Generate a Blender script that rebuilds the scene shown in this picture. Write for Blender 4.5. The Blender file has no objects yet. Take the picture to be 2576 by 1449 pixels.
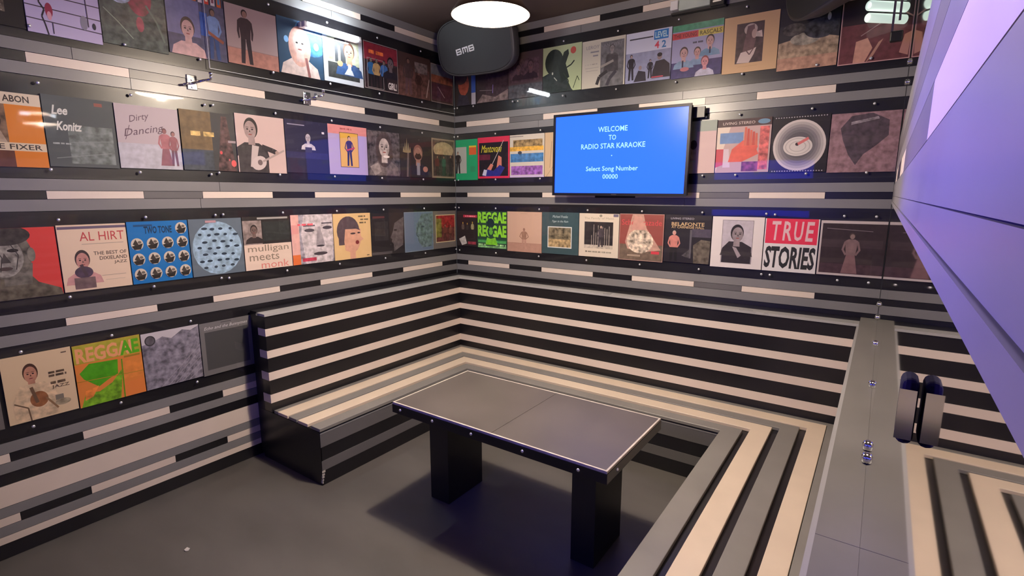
import bpy, bmesh, math, random
from mathutils import Vector, Matrix, Euler
random.seed(7)
sc = bpy.context.scene
COL = sc.collection

# ------------------------------------------------------------------ camera, world, exposure
cam_d = bpy.data.cameras.new('camera'); cam = bpy.data.objects.new('camera', cam_d); COL.objects.link(cam)
sc.camera = cam
YAW, PITCH, ROLL, FPX = -0.6127, 0.1768, 0.0009, 1319.76
cam.location = (3.0929, -3.5417, 1.6305)
fw = Vector((math.sin(YAW)*math.cos(PITCH), math.cos(YAW)*math.cos(PITCH), -math.sin(PITCH)))
rt = Vector((math.cos(YAW), -math.sin(YAW), 0)); up = rt.cross(fw)
c_, s_ = math.cos(ROLL), math.sin(ROLL)
rt, up = c_*rt + s_*up, -s_*rt + c_*up
cam.rotation_euler = Matrix((rt, up, -fw)).transposed().to_euler()
cam_d.sensor_fit = 'HORIZONTAL'; cam_d.sensor_width = 36.0
cam_d.lens = FPX/2576*36.0
cam_d.clip_start = 0.005
w = bpy.data.worlds.new('world'); sc.world = w; w.use_nodes = True
w.node_tree.nodes['Background'].inputs[0].default_value = (0.9, 0.85, 0.9, 1)
w.node_tree.nodes['Background'].inputs[1].default_value = 0.02
vs = sc.view_settings
vs.view_transform = 'Standard'; vs.look = 'None'; vs.gamma = 1.0; vs.use_curve_mapping = False
vs.exposure = 1.6
sc.cycles.caustics_reflective = False; sc.cycles.caustics_refractive = False
sc.cycles.max_bounces = 10; sc.cycles.transparent_max_bounces = 16
L_DISC, L_BULB, L_TUBE, L_TOP = 42.0, 950.0, 36.0, 190.0        # lamp radiances, used in the lamps' own builders

# ------------------------------------------------------------------ dimensions
H = 2.905; WX = 3.1201; YB = -3.78
# ------------------------------------------------------------------ helpers
def lin(h, g=1.0):
    v = [int(h[i:i+2], 16)/255 for i in (0, 2, 4)]
    return [min(0.9, g*(x/12.92 if x <= .04045 else ((x+.055)/1.055)**2.4)) for x in v]
MATS = {}
def mat(name, col, rough=.5, metal=0.0, spec=.5, noise=0.0, nscale=8.0, stretch=(1, 1, 1), emit=None, es=0.0, bump=0.0):
    if name in MATS: return MATS[name]
    m = bpy.data.materials.new(name); m.use_nodes = True; nt = m.node_tree; b = nt.nodes['Principled BSDF']
    b.inputs['Base Color'].default_value = (*col, 1); b.inputs['Roughness'].default_value = rough
    b.inputs['Metallic'].default_value = metal; b.inputs['Specular IOR Level'].default_value = spec
    if emit is not None:
        b.inputs['Emission Color'].default_value = (*emit, 1); b.inputs['Emission Strength'].default_value = es
    if noise or bump:
        tc = nt.nodes.new('ShaderNodeTexCoord'); mp = nt.nodes.new('ShaderNodeMapping'); n = nt.nodes.new('ShaderNodeTexNoise')
        mp.inputs['Scale'].default_value = stretch; n.inputs['Scale'].default_value = nscale; n.inputs['Detail'].default_value = 6
        nt.links.new(tc.outputs['Object'], mp.inputs[0]); nt.links.new(mp.outputs[0], n.inputs['Vector'])
        if noise:
            mr = nt.nodes.new('ShaderNodeMapRange'); mr.inputs['From Min'].default_value = .25; mr.inputs['From Max'].default_value = .75
            mr.inputs['To Min'].default_value = 1-noise; mr.inputs['To Max'].default_value = 1+noise
            mx = nt.nodes.new('ShaderNodeVectorMath'); mx.operation = 'SCALE'; mx.inputs[0].default_value = col
            nt.links.new(n.outputs['Fac'], mr.inputs['Value']); nt.links.new(mr.outputs[0], mx.inputs['Scale']); nt.links.new(mx.outputs[0], b.inputs['Base Color'])
            r2 = nt.nodes.new('ShaderNodeMapRange'); r2.inputs['To Min'].default_value = max(0, rough-.08); r2.inputs['To Max'].default_value = rough+.08
            nt.links.new(n.outputs['Fac'], r2.inputs['Value']); nt.links.new(r2.outputs[0], b.inputs['Roughness'])
        if bump:
            bp = nt.nodes.new('ShaderNodeBump'); bp.inputs['Strength'].default_value = bump; bp.inputs['Distance'].default_value = .002
            nt.links.new(n.outputs['Fac'], bp.inputs['Height']); nt.links.new(bp.outputs[0], b.inputs['Normal'])
    MATS[name] = m; return m
def acrylic(name, tint=(1, 1, 1), wave=.12):
    m = bpy.data.materials.new(name); m.use_nodes = True; nt = m.node_tree; nt.nodes.clear()
    o = nt.nodes.new('ShaderNodeOutputMaterial'); mx = nt.nodes.new('ShaderNodeMixShader'); t = nt.nodes.new('ShaderNodeBsdfTransparent')
    g = nt.nodes.new('ShaderNodeBsdfGlossy'); f = nt.nodes.new('ShaderNodeFresnel'); f.inputs[0].default_value = 1.45
    t.inputs[0].default_value = (*tint, 1); g.inputs['Roughness'].default_value = .03
    tc = nt.nodes.new('ShaderNodeTexCoord'); n = nt.nodes.new('ShaderNodeTexNoise'); n.inputs['Scale'].default_value = 3.0; n.inputs['Detail'].default_value = 1
    bp = nt.nodes.new('ShaderNodeBump'); bp.inputs['Strength'].default_value = wave; bp.inputs['Distance'].default_value = .006
    L = nt.links.new
    L(tc.outputs['Object'], n.inputs['Vector']); L(n.outputs['Fac'], bp.inputs['Height']); L(bp.outputs[0], g.inputs['Normal'])
    ge = nt.nodes.new('ShaderNodeNewGeometry'); iv = nt.nodes.new('ShaderNodeMath'); iv.operation = 'SUBTRACT'; iv.inputs[0].default_value = 1.0   # a thin sheet: its rear faces add no second reflection
    ml = nt.nodes.new('ShaderNodeMath'); ml.operation = 'MULTIPLY'
    L(ge.outputs['Backfacing'], iv.inputs[1]); L(iv.outputs[0], ml.inputs[0]); L(f.outputs[0], ml.inputs[1])
    L(ml.outputs[0], mx.inputs[0]); L(t.outputs[0], mx.inputs[1]); L(g.outputs[0], mx.inputs[2]); L(mx.outputs[0], o.inputs[0])
    return m
def print_mat():
    m = bpy.data.materials.new('printed_card'); m.use_nodes = True; nt = m.node_tree; b = nt.nodes['Principled BSDF']; L = nt.links.new
    a = nt.nodes.new('ShaderNodeAttribute'); a.attribute_name = 'ink'
    tc = nt.nodes.new('ShaderNodeTexCoord'); n = nt.nodes.new('ShaderNodeTexNoise'); n.inputs['Scale'].default_value = 34; n.inputs['Detail'].default_value = 6
    mr = nt.nodes.new('ShaderNodeMapRange'); mr.inputs[1].default_value = .33; mr.inputs[2].default_value = .67; mr.inputs[3].default_value = -.85; mr.inputs[4].default_value = 1.2
    mu = nt.nodes.new('ShaderNodeMath'); mu.operation = 'MULTIPLY'; ad = nt.nodes.new('ShaderNodeMath'); ad.operation = 'ADD'; ad.inputs[1].default_value = 1
    sca = nt.nodes.new('ShaderNodeVectorMath'); sca.operation = 'SCALE'
    L(tc.outputs['Object'], n.inputs['Vector']); L(n.outputs['Fac'], mr.inputs[0]); L(mr.outputs[0], mu.inputs[0]); L(a.outputs['Alpha'], mu.inputs[1])
    L(mu.outputs[0], ad.inputs[0]); L(a.outputs['Color'], sca.inputs[0]); L(ad.outputs[0], sca.inputs['Scale']); L(sca.outputs[0], b.inputs['Base Color'])
    b.inputs['Roughness'].default_value = .5; b.inputs['Specular IOR Level'].default_value = .3
    return m

M_BLACK = mat('black_paint', (.010, .0095, .012), .33, noise=.15, nscale=3, stretch=(1, 1, 1))
M_GREY = mat('grey_paint', (.215, .210, .218), .34, noise=.07, nscale=3)
M_DGREY = mat('dark_grey_paint', (.13, .125, .13), .36, noise=.07, nscale=3)
M_WHITE = mat('white_paint', (.76, .655, .575), .38, noise=.05, nscale=4)
M_CREAM = mat('cream_seat_paint', (.72, .60, .47), .42, noise=.06, nscale=5)
M_SGREY = mat('grey_seat_paint', (.23, .22, .205), .42, noise=.10, nscale=5)
M_CHROME = mat('chrome', (.8, .8, .82), .12, metal=1)
M_BPLAST = mat('black_plastic', (.012, .012, .013), .4)
M_ACR = acrylic('clear_acrylic'); M_PRINT = print_mat()
M_MIRROR = mat('mirror_glass', (.70, .69, .73), .025, metal=1)

def new_obj(name, bm, mats, parent=None, loc=None, rz=None, smooth=False):
    me = bpy.data.meshes.new(name); bm.normal_update(); bm.to_mesh(me); bm.free()
    for m in (mats if isinstance(mats, (list, tuple)) else [mats]): me.materials.append(m)
    if smooth:
        for p in me.polygons: p.use_smooth = True
    o = bpy.data.objects.new(name, me); COL.objects.link(o)
    if parent is not None: o.parent = parent
    if loc is not None: o.location = loc
    if rz is not None: o.rotation_euler = (0, 0, rz)
    return o
def tag(o, label=None, cat=None, group=None, kind=None):
    for k, v in (('label', label), ('category', cat), ('group', group), ('kind', kind)):
        if v: o[k] = v
    return o
def thing(name, label, cat, loc=(0, 0, 0), rot=(0, 0, 0), group=None):
    o = bpy.data.objects.new(name, None); COL.objects.link(o); o.location = loc; o.rotation_euler = rot
    o.empty_display_size = .05
    return tag(o, label, cat, group)
def box(bm, x0, x1, y0, y1, z0, z1, mi=0):
    v = [bm.verts.new((x, y, z)) for z in (z0, z1) for y in (y0, y1) for x in (x0, x1)]
    fs = [(0, 2, 3, 1), (4, 5, 7, 6), (0, 1, 5, 4), (2, 6, 7, 3), (0, 4, 6, 2), (1, 3, 7, 5)]
    out = []
    for f in fs:
        g = bm.faces.new([v[i] for i in f]); g.material_index = mi; out.append(g)
    return out
def rbox(bm, x0, x1, y0, y1, z0, z1, r=.004, seg=2, mi=0):
    b2 = bmesh.new(); box(b2, x0, x1, y0, y1, z0, z1)
    bmesh.ops.bevel(b2, geom=b2.edges[:], offset=r, segments=seg, affect='EDGES', profile=.5)
    merge(bm, b2, mi)
def merge(bm, b2, mi=0, M=None):
    mp = {}
    for v in b2.verts: mp[v] = bm.verts.new((M @ v.co) if M else v.co)
    for f in b2.faces:
        try: g = bm.faces.new([mp[v] for v in f.verts]); g.material_index = mi; g.smooth = f.smooth
        except ValueError: pass
    b2.free()
def cyl(bm, p0, p1, r0, r1=None, n=16, mi=0, caps=True):
    r1 = r0 if r1 is None else r1
    p0, p1 = Vector(p0), Vector(p1); d = (p1-p0).normalized()
    a = d.orthogonal().normalized(); b = d.cross(a)
    A = [bm.verts.new(p0+(a*math.cos(t)+b*math.sin(t))*r0) for t in [2*math.pi*i/n for i in range(n)]]
    B = [bm.verts.new(p1+(a*math.cos(t)+b*math.sin(t))*r1) for t in [2*math.pi*i/n for i in range(n)]]
    for i in range(n):
        f = bm.faces.new((A[i], A[(i+1) % n], B[(i+1) % n], B[i])); f.material_index = mi; f.smooth = True
    if caps:
        f = bm.faces.new(A[::-1]); f.material_index = mi; f = bm.faces.new(B); f.material_index = mi
def tube(bm, pts, r, n=10, mi=0):
    for a, b in zip(pts, pts[1:]): cyl(bm, a, b, r, n=n, mi=mi)
def prism(bm, poly, z0, z1, mi=0):
    A = [bm.verts.new((x, y, z0)) for x, y in poly]; B = [bm.verts.new((x, y, z1)) for x, y in poly]
    n = len(poly)
    f = bm.faces.new(A[::-1]); f.material_index = mi; f = bm.faces.new(B); f.material_index = mi
    for i in range(n):
        f = bm.faces.new((A[i], A[(i+1) % n], B[(i+1) % n], B[i])); f.material_index = mi
    bmesh.ops.recalc_face_normals(bm, faces=bm.faces[:])
def lathe(bm, prof, n=48, mi=0, smooth=True):
    rings = []
    for r, z in prof:
        rings.append([bm.verts.new((r*math.cos(2*math.pi*i/n), r*math.sin(2*math.pi*i/n), z)) for i in range(n)] if r > 1e-6 else [bm.verts.new((0, 0, z))])
    for A, B in zip(rings, rings[1:]):
        for i in range(n):
            j = (i+1) % n
            vv = [A[i % len(A)], A[j % len(A)], B[j % len(B)], B[i % len(B)]]
            u = []
            for q in vv:
                if q not in u: u.append(q)
            if len(u) > 2:
                f = bm.faces.new(u); f.material_index = mi; f.smooth = smooth

# ------------------------------------------------------------------ the room
# board layout: (z0, z1, kind); 'p' = pieces of white and black, g = grey, k = black, w = white
LEV = [(2.853, H, 'g'), (2.8123, 2.853, 'p'), (2.760, 2.8123, 'g'), (2.286, 2.760, 'k'),
       (2.234, 2.286, 'g'), (2.1903, 2.234, 'p'), (2.137, 2.1903, 'g'), (1.698, 2.137, 'k'),
       (1.6444, 1.698, 'g'), (1.6065, 1.6444, 'p'), (1.553, 1.6065, 'g'), (1.109, 1.553, 'k'),
       (1.0562, 1.109, 'g'), (1.0189, 1.0562, 'p'), (.966, 1.0189, 'g')]
LOW = [(.539, .966, 'k'), (.488, .539, 'g'), (.446, .488, 'p'), (.398, .446, 'g'), (.343, .398, 'k'), (.2445, .343, 'w'),
       (.197, .2445, 'g'), (.156, .197, 'p'), (.109, .156, 'g'), (.073, .109, 'w'), (0, .073, 'k')]
MI = {'k': 0, 'g': 1, 'w': 2, 'd': 3}
SEG_A = [(-3.8, -3.05, 'w'), (-3.05, -2.785, 'k'), (-2.785, -2.400, 'w'), (-2.400, -2.115, 'k'), (-2.115, -1.704, 'w'), (-1.704, -1.408, 'k'),
         (-1.408, -.960, 'w'), (-.960, -.648, 'k'), (-.648, -.190, 'w'), (-.190, 0, 'k')]
SEG_B = [(0, .130, 'k'), (.130, .574, 'w'), (.574, .890, 'k'), (.890, 1.345, 'w'), (1.345, 1.654, 'k'), (1.654, 2.095, 'w'), (2.095, 2.395, 'd'), (2.395, 2.803, 'w'), (2.803, 3.2, 'k')]
GREY_BREAKS_A = {0: [-1.9], 2: [-1.2], 4: [-2.62], 6: [-2.4], 8: [-2.02], 10: [-2.13]}
def wall_boards(name, s0, s1, segs, levels, rz, breaks, over=None):
    """boards run along local X, their fronts lie at local y = 0 (towards -Y), black ground slab behind"""
    bm = bmesh.new(); zlo = min(l[0] for l in levels)
    box(bm, s0, s1, .012, .10, zlo, H, 0)
    g = .0011
    for i, (z0, z1, k) in enumerate(levels):
        if k == 'p':
            for a, b, kk in segs:
                a, b = max(a, s0), min(b, s1)
                if over and (i, a) in over: kk = over[(i, a)]
                if b > a: box(bm, a+g, b-g, .0015, .012, z0+g, z1-g, MI[kk])
        elif k == 'k': box(bm, s0, s1, .004, .012, z0+g, z1-g, 0)
        else:
            cuts = [s0]+breaks.get(i, [])+[s1]
            for a, b in zip(cuts, cuts[1:]): box(bm, a+g, b-g, .0, .012, z0+g, z1-g, MI[k])
    o = new_obj(name, bm, [M_BLACK, M_GREY, M_WHITE, M_DGREY], rz=rz)
    return tag(o, kind='structure')
wall_boards('wall_left', YB, 0.0, SEG_A, LEV+LOW, math.pi/2, GREY_BREAKS_A, over={(5, -2.400): 'd', (9, -2.400): 'd'})
wall_boards('wall_back', 0.0, WX, SEG_B, LEV+[(0, .966, 'k')], 0, {4: [1.95], 6: [.85], 8: [1.3], 10: [2.0], 0: [1.7], 2: [1.2]}, over={(5, .574): 'd'})
# right wall: black carcass, painted boards between the two mirrors
bm = bmesh.new()
box(bm, WX+.006, WX+.1, YB, 0, 0, H, 0)
for z0, z1, k in [(1.5835, 1.5965, 'g'), (1.5975, 1.6225, 'g'), (1.6235, 1.683, 'g'), (1.7415, 1.79, 'g'), (1.791, 1.84, 'd'), (1.841, 1.93, 'g')]:
    box(bm, WX+(-.002 if z1 == 1.5965 else 0), WX+.006, YB, -.001, z0, z1, MI[k])
for a, b, k in [(YB, -2.86, 'w'), (-2.86, -1.93, 'd'), (-1.93, -1.48, 'w'), (-1.48, -.95, 'k'), (-.95, -.5, 'w'), (-.5, -.1, 'k')]:
    box(bm, WX, WX+.006, a+.001, b-.001, 1.684, 1.7405, MI[k])
box(bm, WX, WX+.006, YB, 0, 0, .92, 0)
tag(new_obj('wall_right', bm, [M_BLACK, M_GREY, M_WHITE, M_DGREY]), kind='structure')
# wall behind the camera
bm = bmesh.new(); box(bm, -.1, WX+.1, YB-.1, YB, 0, H, 0)
for i in range(12):
    z = .12+i*.235; box(bm, 0, WX, YB, YB+.003, z, z+.06, 1+i % 2)
tag(new_obj('wall_front', bm, [M_BLACK, M_GREY, M_WHITE]), kind='structure')
M_FLOOR = mat('floor_paint', (.098, .091, .085), .42, noise=.22, nscale=1.6, stretch=(1, 2.2, 1))
bm = bmesh.new(); box(bm, -.1, WX+.1, YB-.1, .1, -.05, 0); tag(new_obj('floor', bm, M_FLOOR), kind='structure')
M_CEIL = mat('ceiling_paint', (.095, .066, .055), .6, noise=.1, nscale=2)
bm = bmesh.new(); box(bm, -.1, WX+.1, YB-.1, .1, H, H+.06); tag(new_obj('ceiling', bm, M_CEIL), kind='structure')

# ------------------------------------------------------------------ mirrors on the right wall
def mirror(label, y0, y1, z0, z1, clips, x=WX):
    t = thing('wall_mirror', label, 'mirror', (x, (y0+y1)/2, z0), group=None)
    bm = bmesh.new(); box(bm, .0005, .0055, (y0-y1)/2+.001, (y1-y0)/2-.001, 0, z1-z0)
    new_obj('mirror_sheet', bm, M_MIRROR, t)
    for cy, cz in clips:
        bm = bmesh.new()
        b2 = bmesh.new(); cyl(b2, (-.010, 0, 0), (.0005, 0, 0), .013, .017, n=14); merge(bm, b2)
        box(bm, -.012, .0005, -.005, .005, -.006, .006)
        new_obj('mirror_clip', bm, M_CHROME, t, loc=(0, cy-(y0+y1)/2, cz-z0))
    return t
mirror('tall mirror sheet above the right-hand ledge, reaching the back wall', -1.925, -.002, .9405, 1.582, [(-.03, .956), (-.03, 1.03), (-.65, .95), (-1.3, .95), (-1.885, .953)])
mirror('mirror sheet above the right-hand ledge, nearer the camera', YB, -1.925, .9405, 1.582, [(-1.97, .953)])
mirror('upper mirror sheet above the painted boards on the right wall', YB, -.002, 1.935, H-.002, [(-.05, 2.30), (-.05, 2.2)])

# ------------------------------------------------------------------ corner bench
YE, YR, SZ = -1.92, YB+.004, .3426
bench = thing('corner_bench', 'built-in striped bench running round three walls under the screen', 'bench', (0, 0, 0))
def ushape(l0, l1, b0, b1, r0, r1, ye=YE, yr=YR):
    return [(l0, ye), (l1, ye), (l1, -b1), (r0, -b1), (r0, yr), (r1, yr), (r1, -b0), (l0, -b0)]
for l0, l1, r0, r1, m in [(.565, .646, 2.470, 2.570, M_SGREY), (.437, .532, 2.604, 2.700, M_CREAM), (.348, .425, 2.736, 2.826, M_SGREY), (.235, .334, 2.8615, 2.948, M_CREAM), (.195, .233, 2.951, 3.045, M_SGREY)]:
    bm = bmesh.new(); prism(bm, ushape(l0, l1, l0, l1, r0, r1), SZ-.019, SZ)
    o = new_obj('seat_plank', bm, m, bench)
    bv = o.modifiers.new('b', 'BEVEL'); bv.width = .0015; bv.segments = 1
bm = bmesh.new(); prism(bm, ushape(.195, .636, .195, .636, 2.482, 3.045, YE+.004), .02, SZ-.0195)
o = new_obj('seat_base', bm, M_BLACK, bench)
# front panel with grey stripes, under the seat edge
bm = bmesh.new(); F = .641; RX = 2.476
for z0, z1, mi, o_ in [(.0, .086, 0, .0), (.087, .146, 1, .002), (.147, .228, 0, 0), (.229, .305, 1, .002), (.306, .313, 2, .003)]:
    prism(bm, ushape(.63, F+o_, .63, F+o_, RX-o_, 2.485, YE+.002), z0, z1, mi)
new_obj('front_panel', bm, [M_BLACK, M_DGREY, M_GREY], bench)
bm = bmesh.new(); box(bm, .045, F, YE+.0, YE+.006, 0, SZ-.022); new_obj('end_panel', bm, M_BLACK, bench)
M_CHIP = mat('bare_chipped_paint', (.5, .47, .43), .8)
bm = bmesh.new()
for k in range(5): box(bm, F-.012+.004*k, F+.003, YE-.001, YE+.004+.004*k, .012+.016*k, .025+.016*k-.004*(k % 2))
new_obj('chipped_paint', bm, M_CHIP, bench)
D = .194
bm = bmesh.new()
prism(bm, ushape(.12, D, .12, D, 3.0475, 3.1185, YE-.012), SZ-.01, .925, 0)
for z0, z1 in [(.8055, .8495), (.6705, .7165), (.5335, .5830), (.3920, .4445)]:
    prism(bm, ushape(.118, D+.003, .118, D+.003, 3.0445, 3.118, YE-.015), z0, z1, 1)
new_obj('backrest', bm, [M_BLACK, M_WHITE], bench)
M_CAP = mat('cap_grey_paint', (.42, .415, .415), .30, noise=.08, nscale=3)
bm = bmesh.new()
prism(bm, [(.116, YE-.016), (D+.008, YE-.016), (D+.008, -D-.008), (3.042, -D-.008), (3.042, -.116), (.116, -.116)], .9255, .9397)
o = new_obj('backrest_cap', bm, M_CAP, bench)
bm = bmesh.new(); prism(bm, [(.014, -1.918), (.1155, -1.918), (.1155, -.1155), (3.042, -.1155), (3.042, -.001), (.014, -.001)], .02, .9385); new_obj('backrest_filler', bm, M_BLACK, bench)
for y0, y1 in [(-2.379, -.001), (YR, -2.3805)]:
    bm = bmesh.new(); box(bm, 3.0430, 3.1204, y0, y1, .9255, .9402); o = new_obj('ledge_board', bm, M_SGREY, bench)
bm = bmesh.new(); box(bm, 3.031, 3.0425, YR, -.20, .918, .9245); new_obj('ledge_trim', bm, M_CAP, bench)
bm = bmesh.new(); box(bm, .117, .135, YE-.020, YE-.016, .925, .94); new_obj('corner_cap', bm, M_CHROME, bench)

# ------------------------------------------------------------------ table
TX0, TX1, TY0, TY1, TZ = 1.187, 2.346, -1.862, -1.283, .6126
M_TOP = mat('worn_tabletop', (.098, .085, .079), .40, noise=.14, nscale=4.5, stretch=(1.2, 1, 1))
M_RIM = mat('worn_table_rim', (.55, .49, .44), .45, noise=.2, nscale=20)
table = thing('low_table', 'low rectangular table with grey-brown top and two black slab legs', 'table', ((TX0+TX1)/2, (TY0+TY1)/2, 0))
def tb(): return bmesh.new()
cx, cy = (TX0+TX1)/2, (TY0+TY1)/2; hx, hy = (TX1-TX0)/2, (TY1-TY0)/2
bm = tb(); box(bm, -hx+.008, -.0015+.03, -hy+.008, hy-.008, TZ-.012, TZ); box(bm, .0015+.03, hx-.008, -hy+.008, hy-.008, TZ-.012, TZ); box(bm, -.0015+.03, .0015+.03, -hy+.008, hy-.008, TZ-.012, TZ-.0012)
new_obj('table_top', bm, M_TOP, table)
bm = tb()
for a in ((-hx, hx, -hy, -hy+.0078), (-hx, hx, hy-.0078, hy), (-hx, -hx+.0078, -hy+.008, hy-.008), (hx-.0078, hx, -hy+.008, hy-.008)): box(bm, *a, TZ-.010, TZ+.0008)
new_obj('top_rim', bm, M_RIM, table)
bm = tb(); box(bm, -hx-.002, hx+.002, -hy-.002, hy+.002, TZ-.052, TZ-.0105); apron = new_obj('apron', bm, M_BLACK, table)
def dome(r, h, n=12):
    bm = bmesh.new(); prof = [(r, 0), (r*.95, -h*.35), (r*.7, -h*.75), (r*.35, -h*.95), (0, -h)]
    lathe(bm, prof, n); 
    for v in bm.verts: v.co = Vector((v.co.x, v.co.z, v.co.y))
    bmesh.ops.recalc_face_normals(bm, faces=bm.faces[:]); return bm
_d = new_obj('screw', dome(.0075, .0055), M_CHROME); SCREW = _d.data; SCREW.materials[0] = mat('nickel_screw', (.82, .82, .84), .32, metal=.75); bpy.data.objects.remove(_d)
def screw(parent, loc, rz=0):
    o = bpy.data.objects.new('screw', SCREW); COL.objects.link(o); o.parent = parent; o.location = loc; o.rotation_euler = (0, 0, rz); return o
for dx in (-.525, -.31, -.075, .20, .46): screw(table, (dx, -hy-.002, TZ-.03))
screw(table, (hx+.002, -hy+.09, TZ-.03), math.pi/2)
for x0, x1 in ((1.222, 1.35), (2.085, 2.20)):
    bm = tb(); box(bm, x0-cx, x1-cx, -1.645-cy, -1.36-cy, 0, TZ-.0525); new_obj('leg', bm, M_BPLAST, table)

# ------------------------------------------------------------------ pendant lamp
LP = (1.625, -1.615, 2.385)
lamp = thing('pendant_lamp', 'round pendant lamp glowing warm white over the table', 'lamp', LP)
M_DISC = mat('lit_shade_inside', (.9, .85, .8), .6, emit=(1, .80, .60), es=L_DISC)
M_BULB = mat('lit_bulb', (1, .9, .8), .5, emit=(1, .84, .66), es=L_BULB)
M_SHADE = mat('dark_bronze_shade', (.05, .035, .025), .35, metal=.6)
bm = bmesh.new(); lathe(bm, [(.168, 0), (.165, .012), (.12, .075), (.06, .115), (.03, .135), (.028, .18), (0, .182)]); new_obj('lamp_shade', bm, M_SHADE, lamp, smooth=True)
bm = bmesh.new(); lathe(bm, [(0, .018), (.10, .016), (.160, .004)][::-1]); new_obj('shade_lining', bm, M_DISC, lamp)
bm = bmesh.new(); lathe(bm, [(.10, .1005), (.062, .118)]); new_obj('added_uplight_ring', bm, mat('added_uplight_glow', (.9, .8, .7), .5, emit=(1, .78, .58), es=L_TOP), lamp)  # added glowing ring on the shade, brightens ceiling and upper walls
bm = bmesh.new(); lathe(bm, [(0, -.03), (.02, -.026), (.032, -.008), (.03, .008), (.015, .02)], 24); new_obj('bulb', bm, M_BULB, lamp)
bm = bmesh.new(); cyl(bm, (0, 0, .18), (0, 0, H-LP[2]-.02), .003, n=8); new_obj('cord', bm, M_BPLAST, lamp)
bm = bmesh.new(); cyl(bm, (0, 0, H-LP[2]-.025), (0, 0, H-LP[2]-.001), .05, .055, n=24); new_obj('ceiling_rose', bm, M_SHADE, lamp)

# ------------------------------------------------------------------ tube lamp on the left wall
tl = thing('tube_lamp', 'bright white fluorescent tube lamp fixed on the left wall', 'lamp', (.027, -1.235, 2.655), (0, 0, math.pi/2))
M_TUBE = mat('lit_tube', (.9, .95, 1), .4, emit=(.86, .96, 1.0), es=L_TUBE)
bm = bmesh.new(); cyl(bm, (-.205, -.045, 0), (.175, -.045, 0), .018, n=18); new_obj('tube', bm, M_TUBE, tl)
bm = bmesh.new(); rbox(bm, -.235, .205, -.025, -.002, -.016, .016, .004); new_obj('fitting', bm, mat('white_enamel', (.8, .8, .8), .35), tl)
for sx in (-.218, .188):
    bm = bmesh.new(); rbox(bm, sx-.012, sx+.012, -.06, -.024, -.017, .017, .004); new_obj('end_cap', bm, MATS['white_enamel'], tl)

# ------------------------------------------------------------------ television and second screen
M_SCREEN = mat('lit_blue_screen', (.01, .02, .05), .25, spec=.08, emit=(.0118, .0755, 1.0), es=.93)
M_SCREEN2 = mat('lit_deep_blue_screen', (.01, .02, .05), .25, emit=(.015, .03, 1.0), es=1.8)
M_SCRTXT = mat('lit_screen_lettering', (.1, .1, .1), .3, emit=lin('a4f0f0'), es=.34)
_txt = {}
def text_polys(s, shear=0.0, bold=0.0):
    """outline of a string in the built-in font as (verts, faces), scaled so that its own height is 1 cap and its x starts at 0"""
    k = (s, shear, bold)
    if k in _txt: return _txt[k]
    cu = bpy.data.curves.new('t', 'FONT'); cu.body = s; cu.size = 1.0; cu.resolution_u = 2; cu.shear = shear; cu.offset = bold; cu.fill_mode = 'FRONT'
    o = bpy.data.objects.new('t', cu); COL.objects.link(o); dg = bpy.context.evaluated_depsgraph_get(); dg.update()
    me = bpy.data.meshes.new_from_object(o.evaluated_get(dg))
    V = [(v.co.x, v.co.y) for v in me.vertices]; Fc = [tuple(p.vertices) for p in me.polygons]
    bpy.data.objects.remove(o); bpy.data.curves.remove(cu); bpy.data.meshes.remove(me)
    x0 = min(v[0] for v in V); x1 = max(v[0] for v in V); y0 = min(v[1] for v in V); y1 = max(v[1] for v in V)
    _txt[k] = ([((x-x0), (y-y0)/(y1-y0)) for x, y in V], Fc, (x1-x0)/(y1-y0)); 
    V2 = [(x/(y1-y0), y) for x, y in _txt[k][0]]
    _txt[k] = (V2, Fc, _txt[k][2]); return _txt[k]
def put_text(bm, s, cxx, cz, h, wd, y, mi=0, align='c', bold=0.0, shear=0.0):
    V, Fc, asp = text_polys(s, shear, bold)
    sx = wd/asp if wd else h
    x0 = cxx-(sx*asp)/2 if align == 'c' else cxx
    vv = [bm.verts.new((x0+x*sx, y, cz-h/2+z*h)) for x, z in V]
    for f in Fc:
        try:
            g = bm.faces.new([vv[i] for i in f]); g.material_index = mi
            g.normal_update()
            if g.normal.y > 0: g.normal_flip()
        except ValueError: pass
def screen_text(scn, x0, x1, z0, z1, y):
    W, Hh = x1-x0, z1-z0
    for s, u, v, h, wd in [('WELCOME', .468, .195, .066, .226), ('TO', .468, .30, .064, .058), ('RADIO STAR KARAOKE', .468, .402, .066, .495), ('.', .468, .525, .014, .010), ('Select Song Number', .468, .695, .078, .405), ('00000', .462, .787, .06, .12)]:
        bm = bmesh.new(); put_text(bm, s, x0+u*W, z1-v*Hh, h*Hh, wd*W, y, bold=.012); new_obj('screen_lettering', bm, M_SCRTXT, scn)
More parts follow.
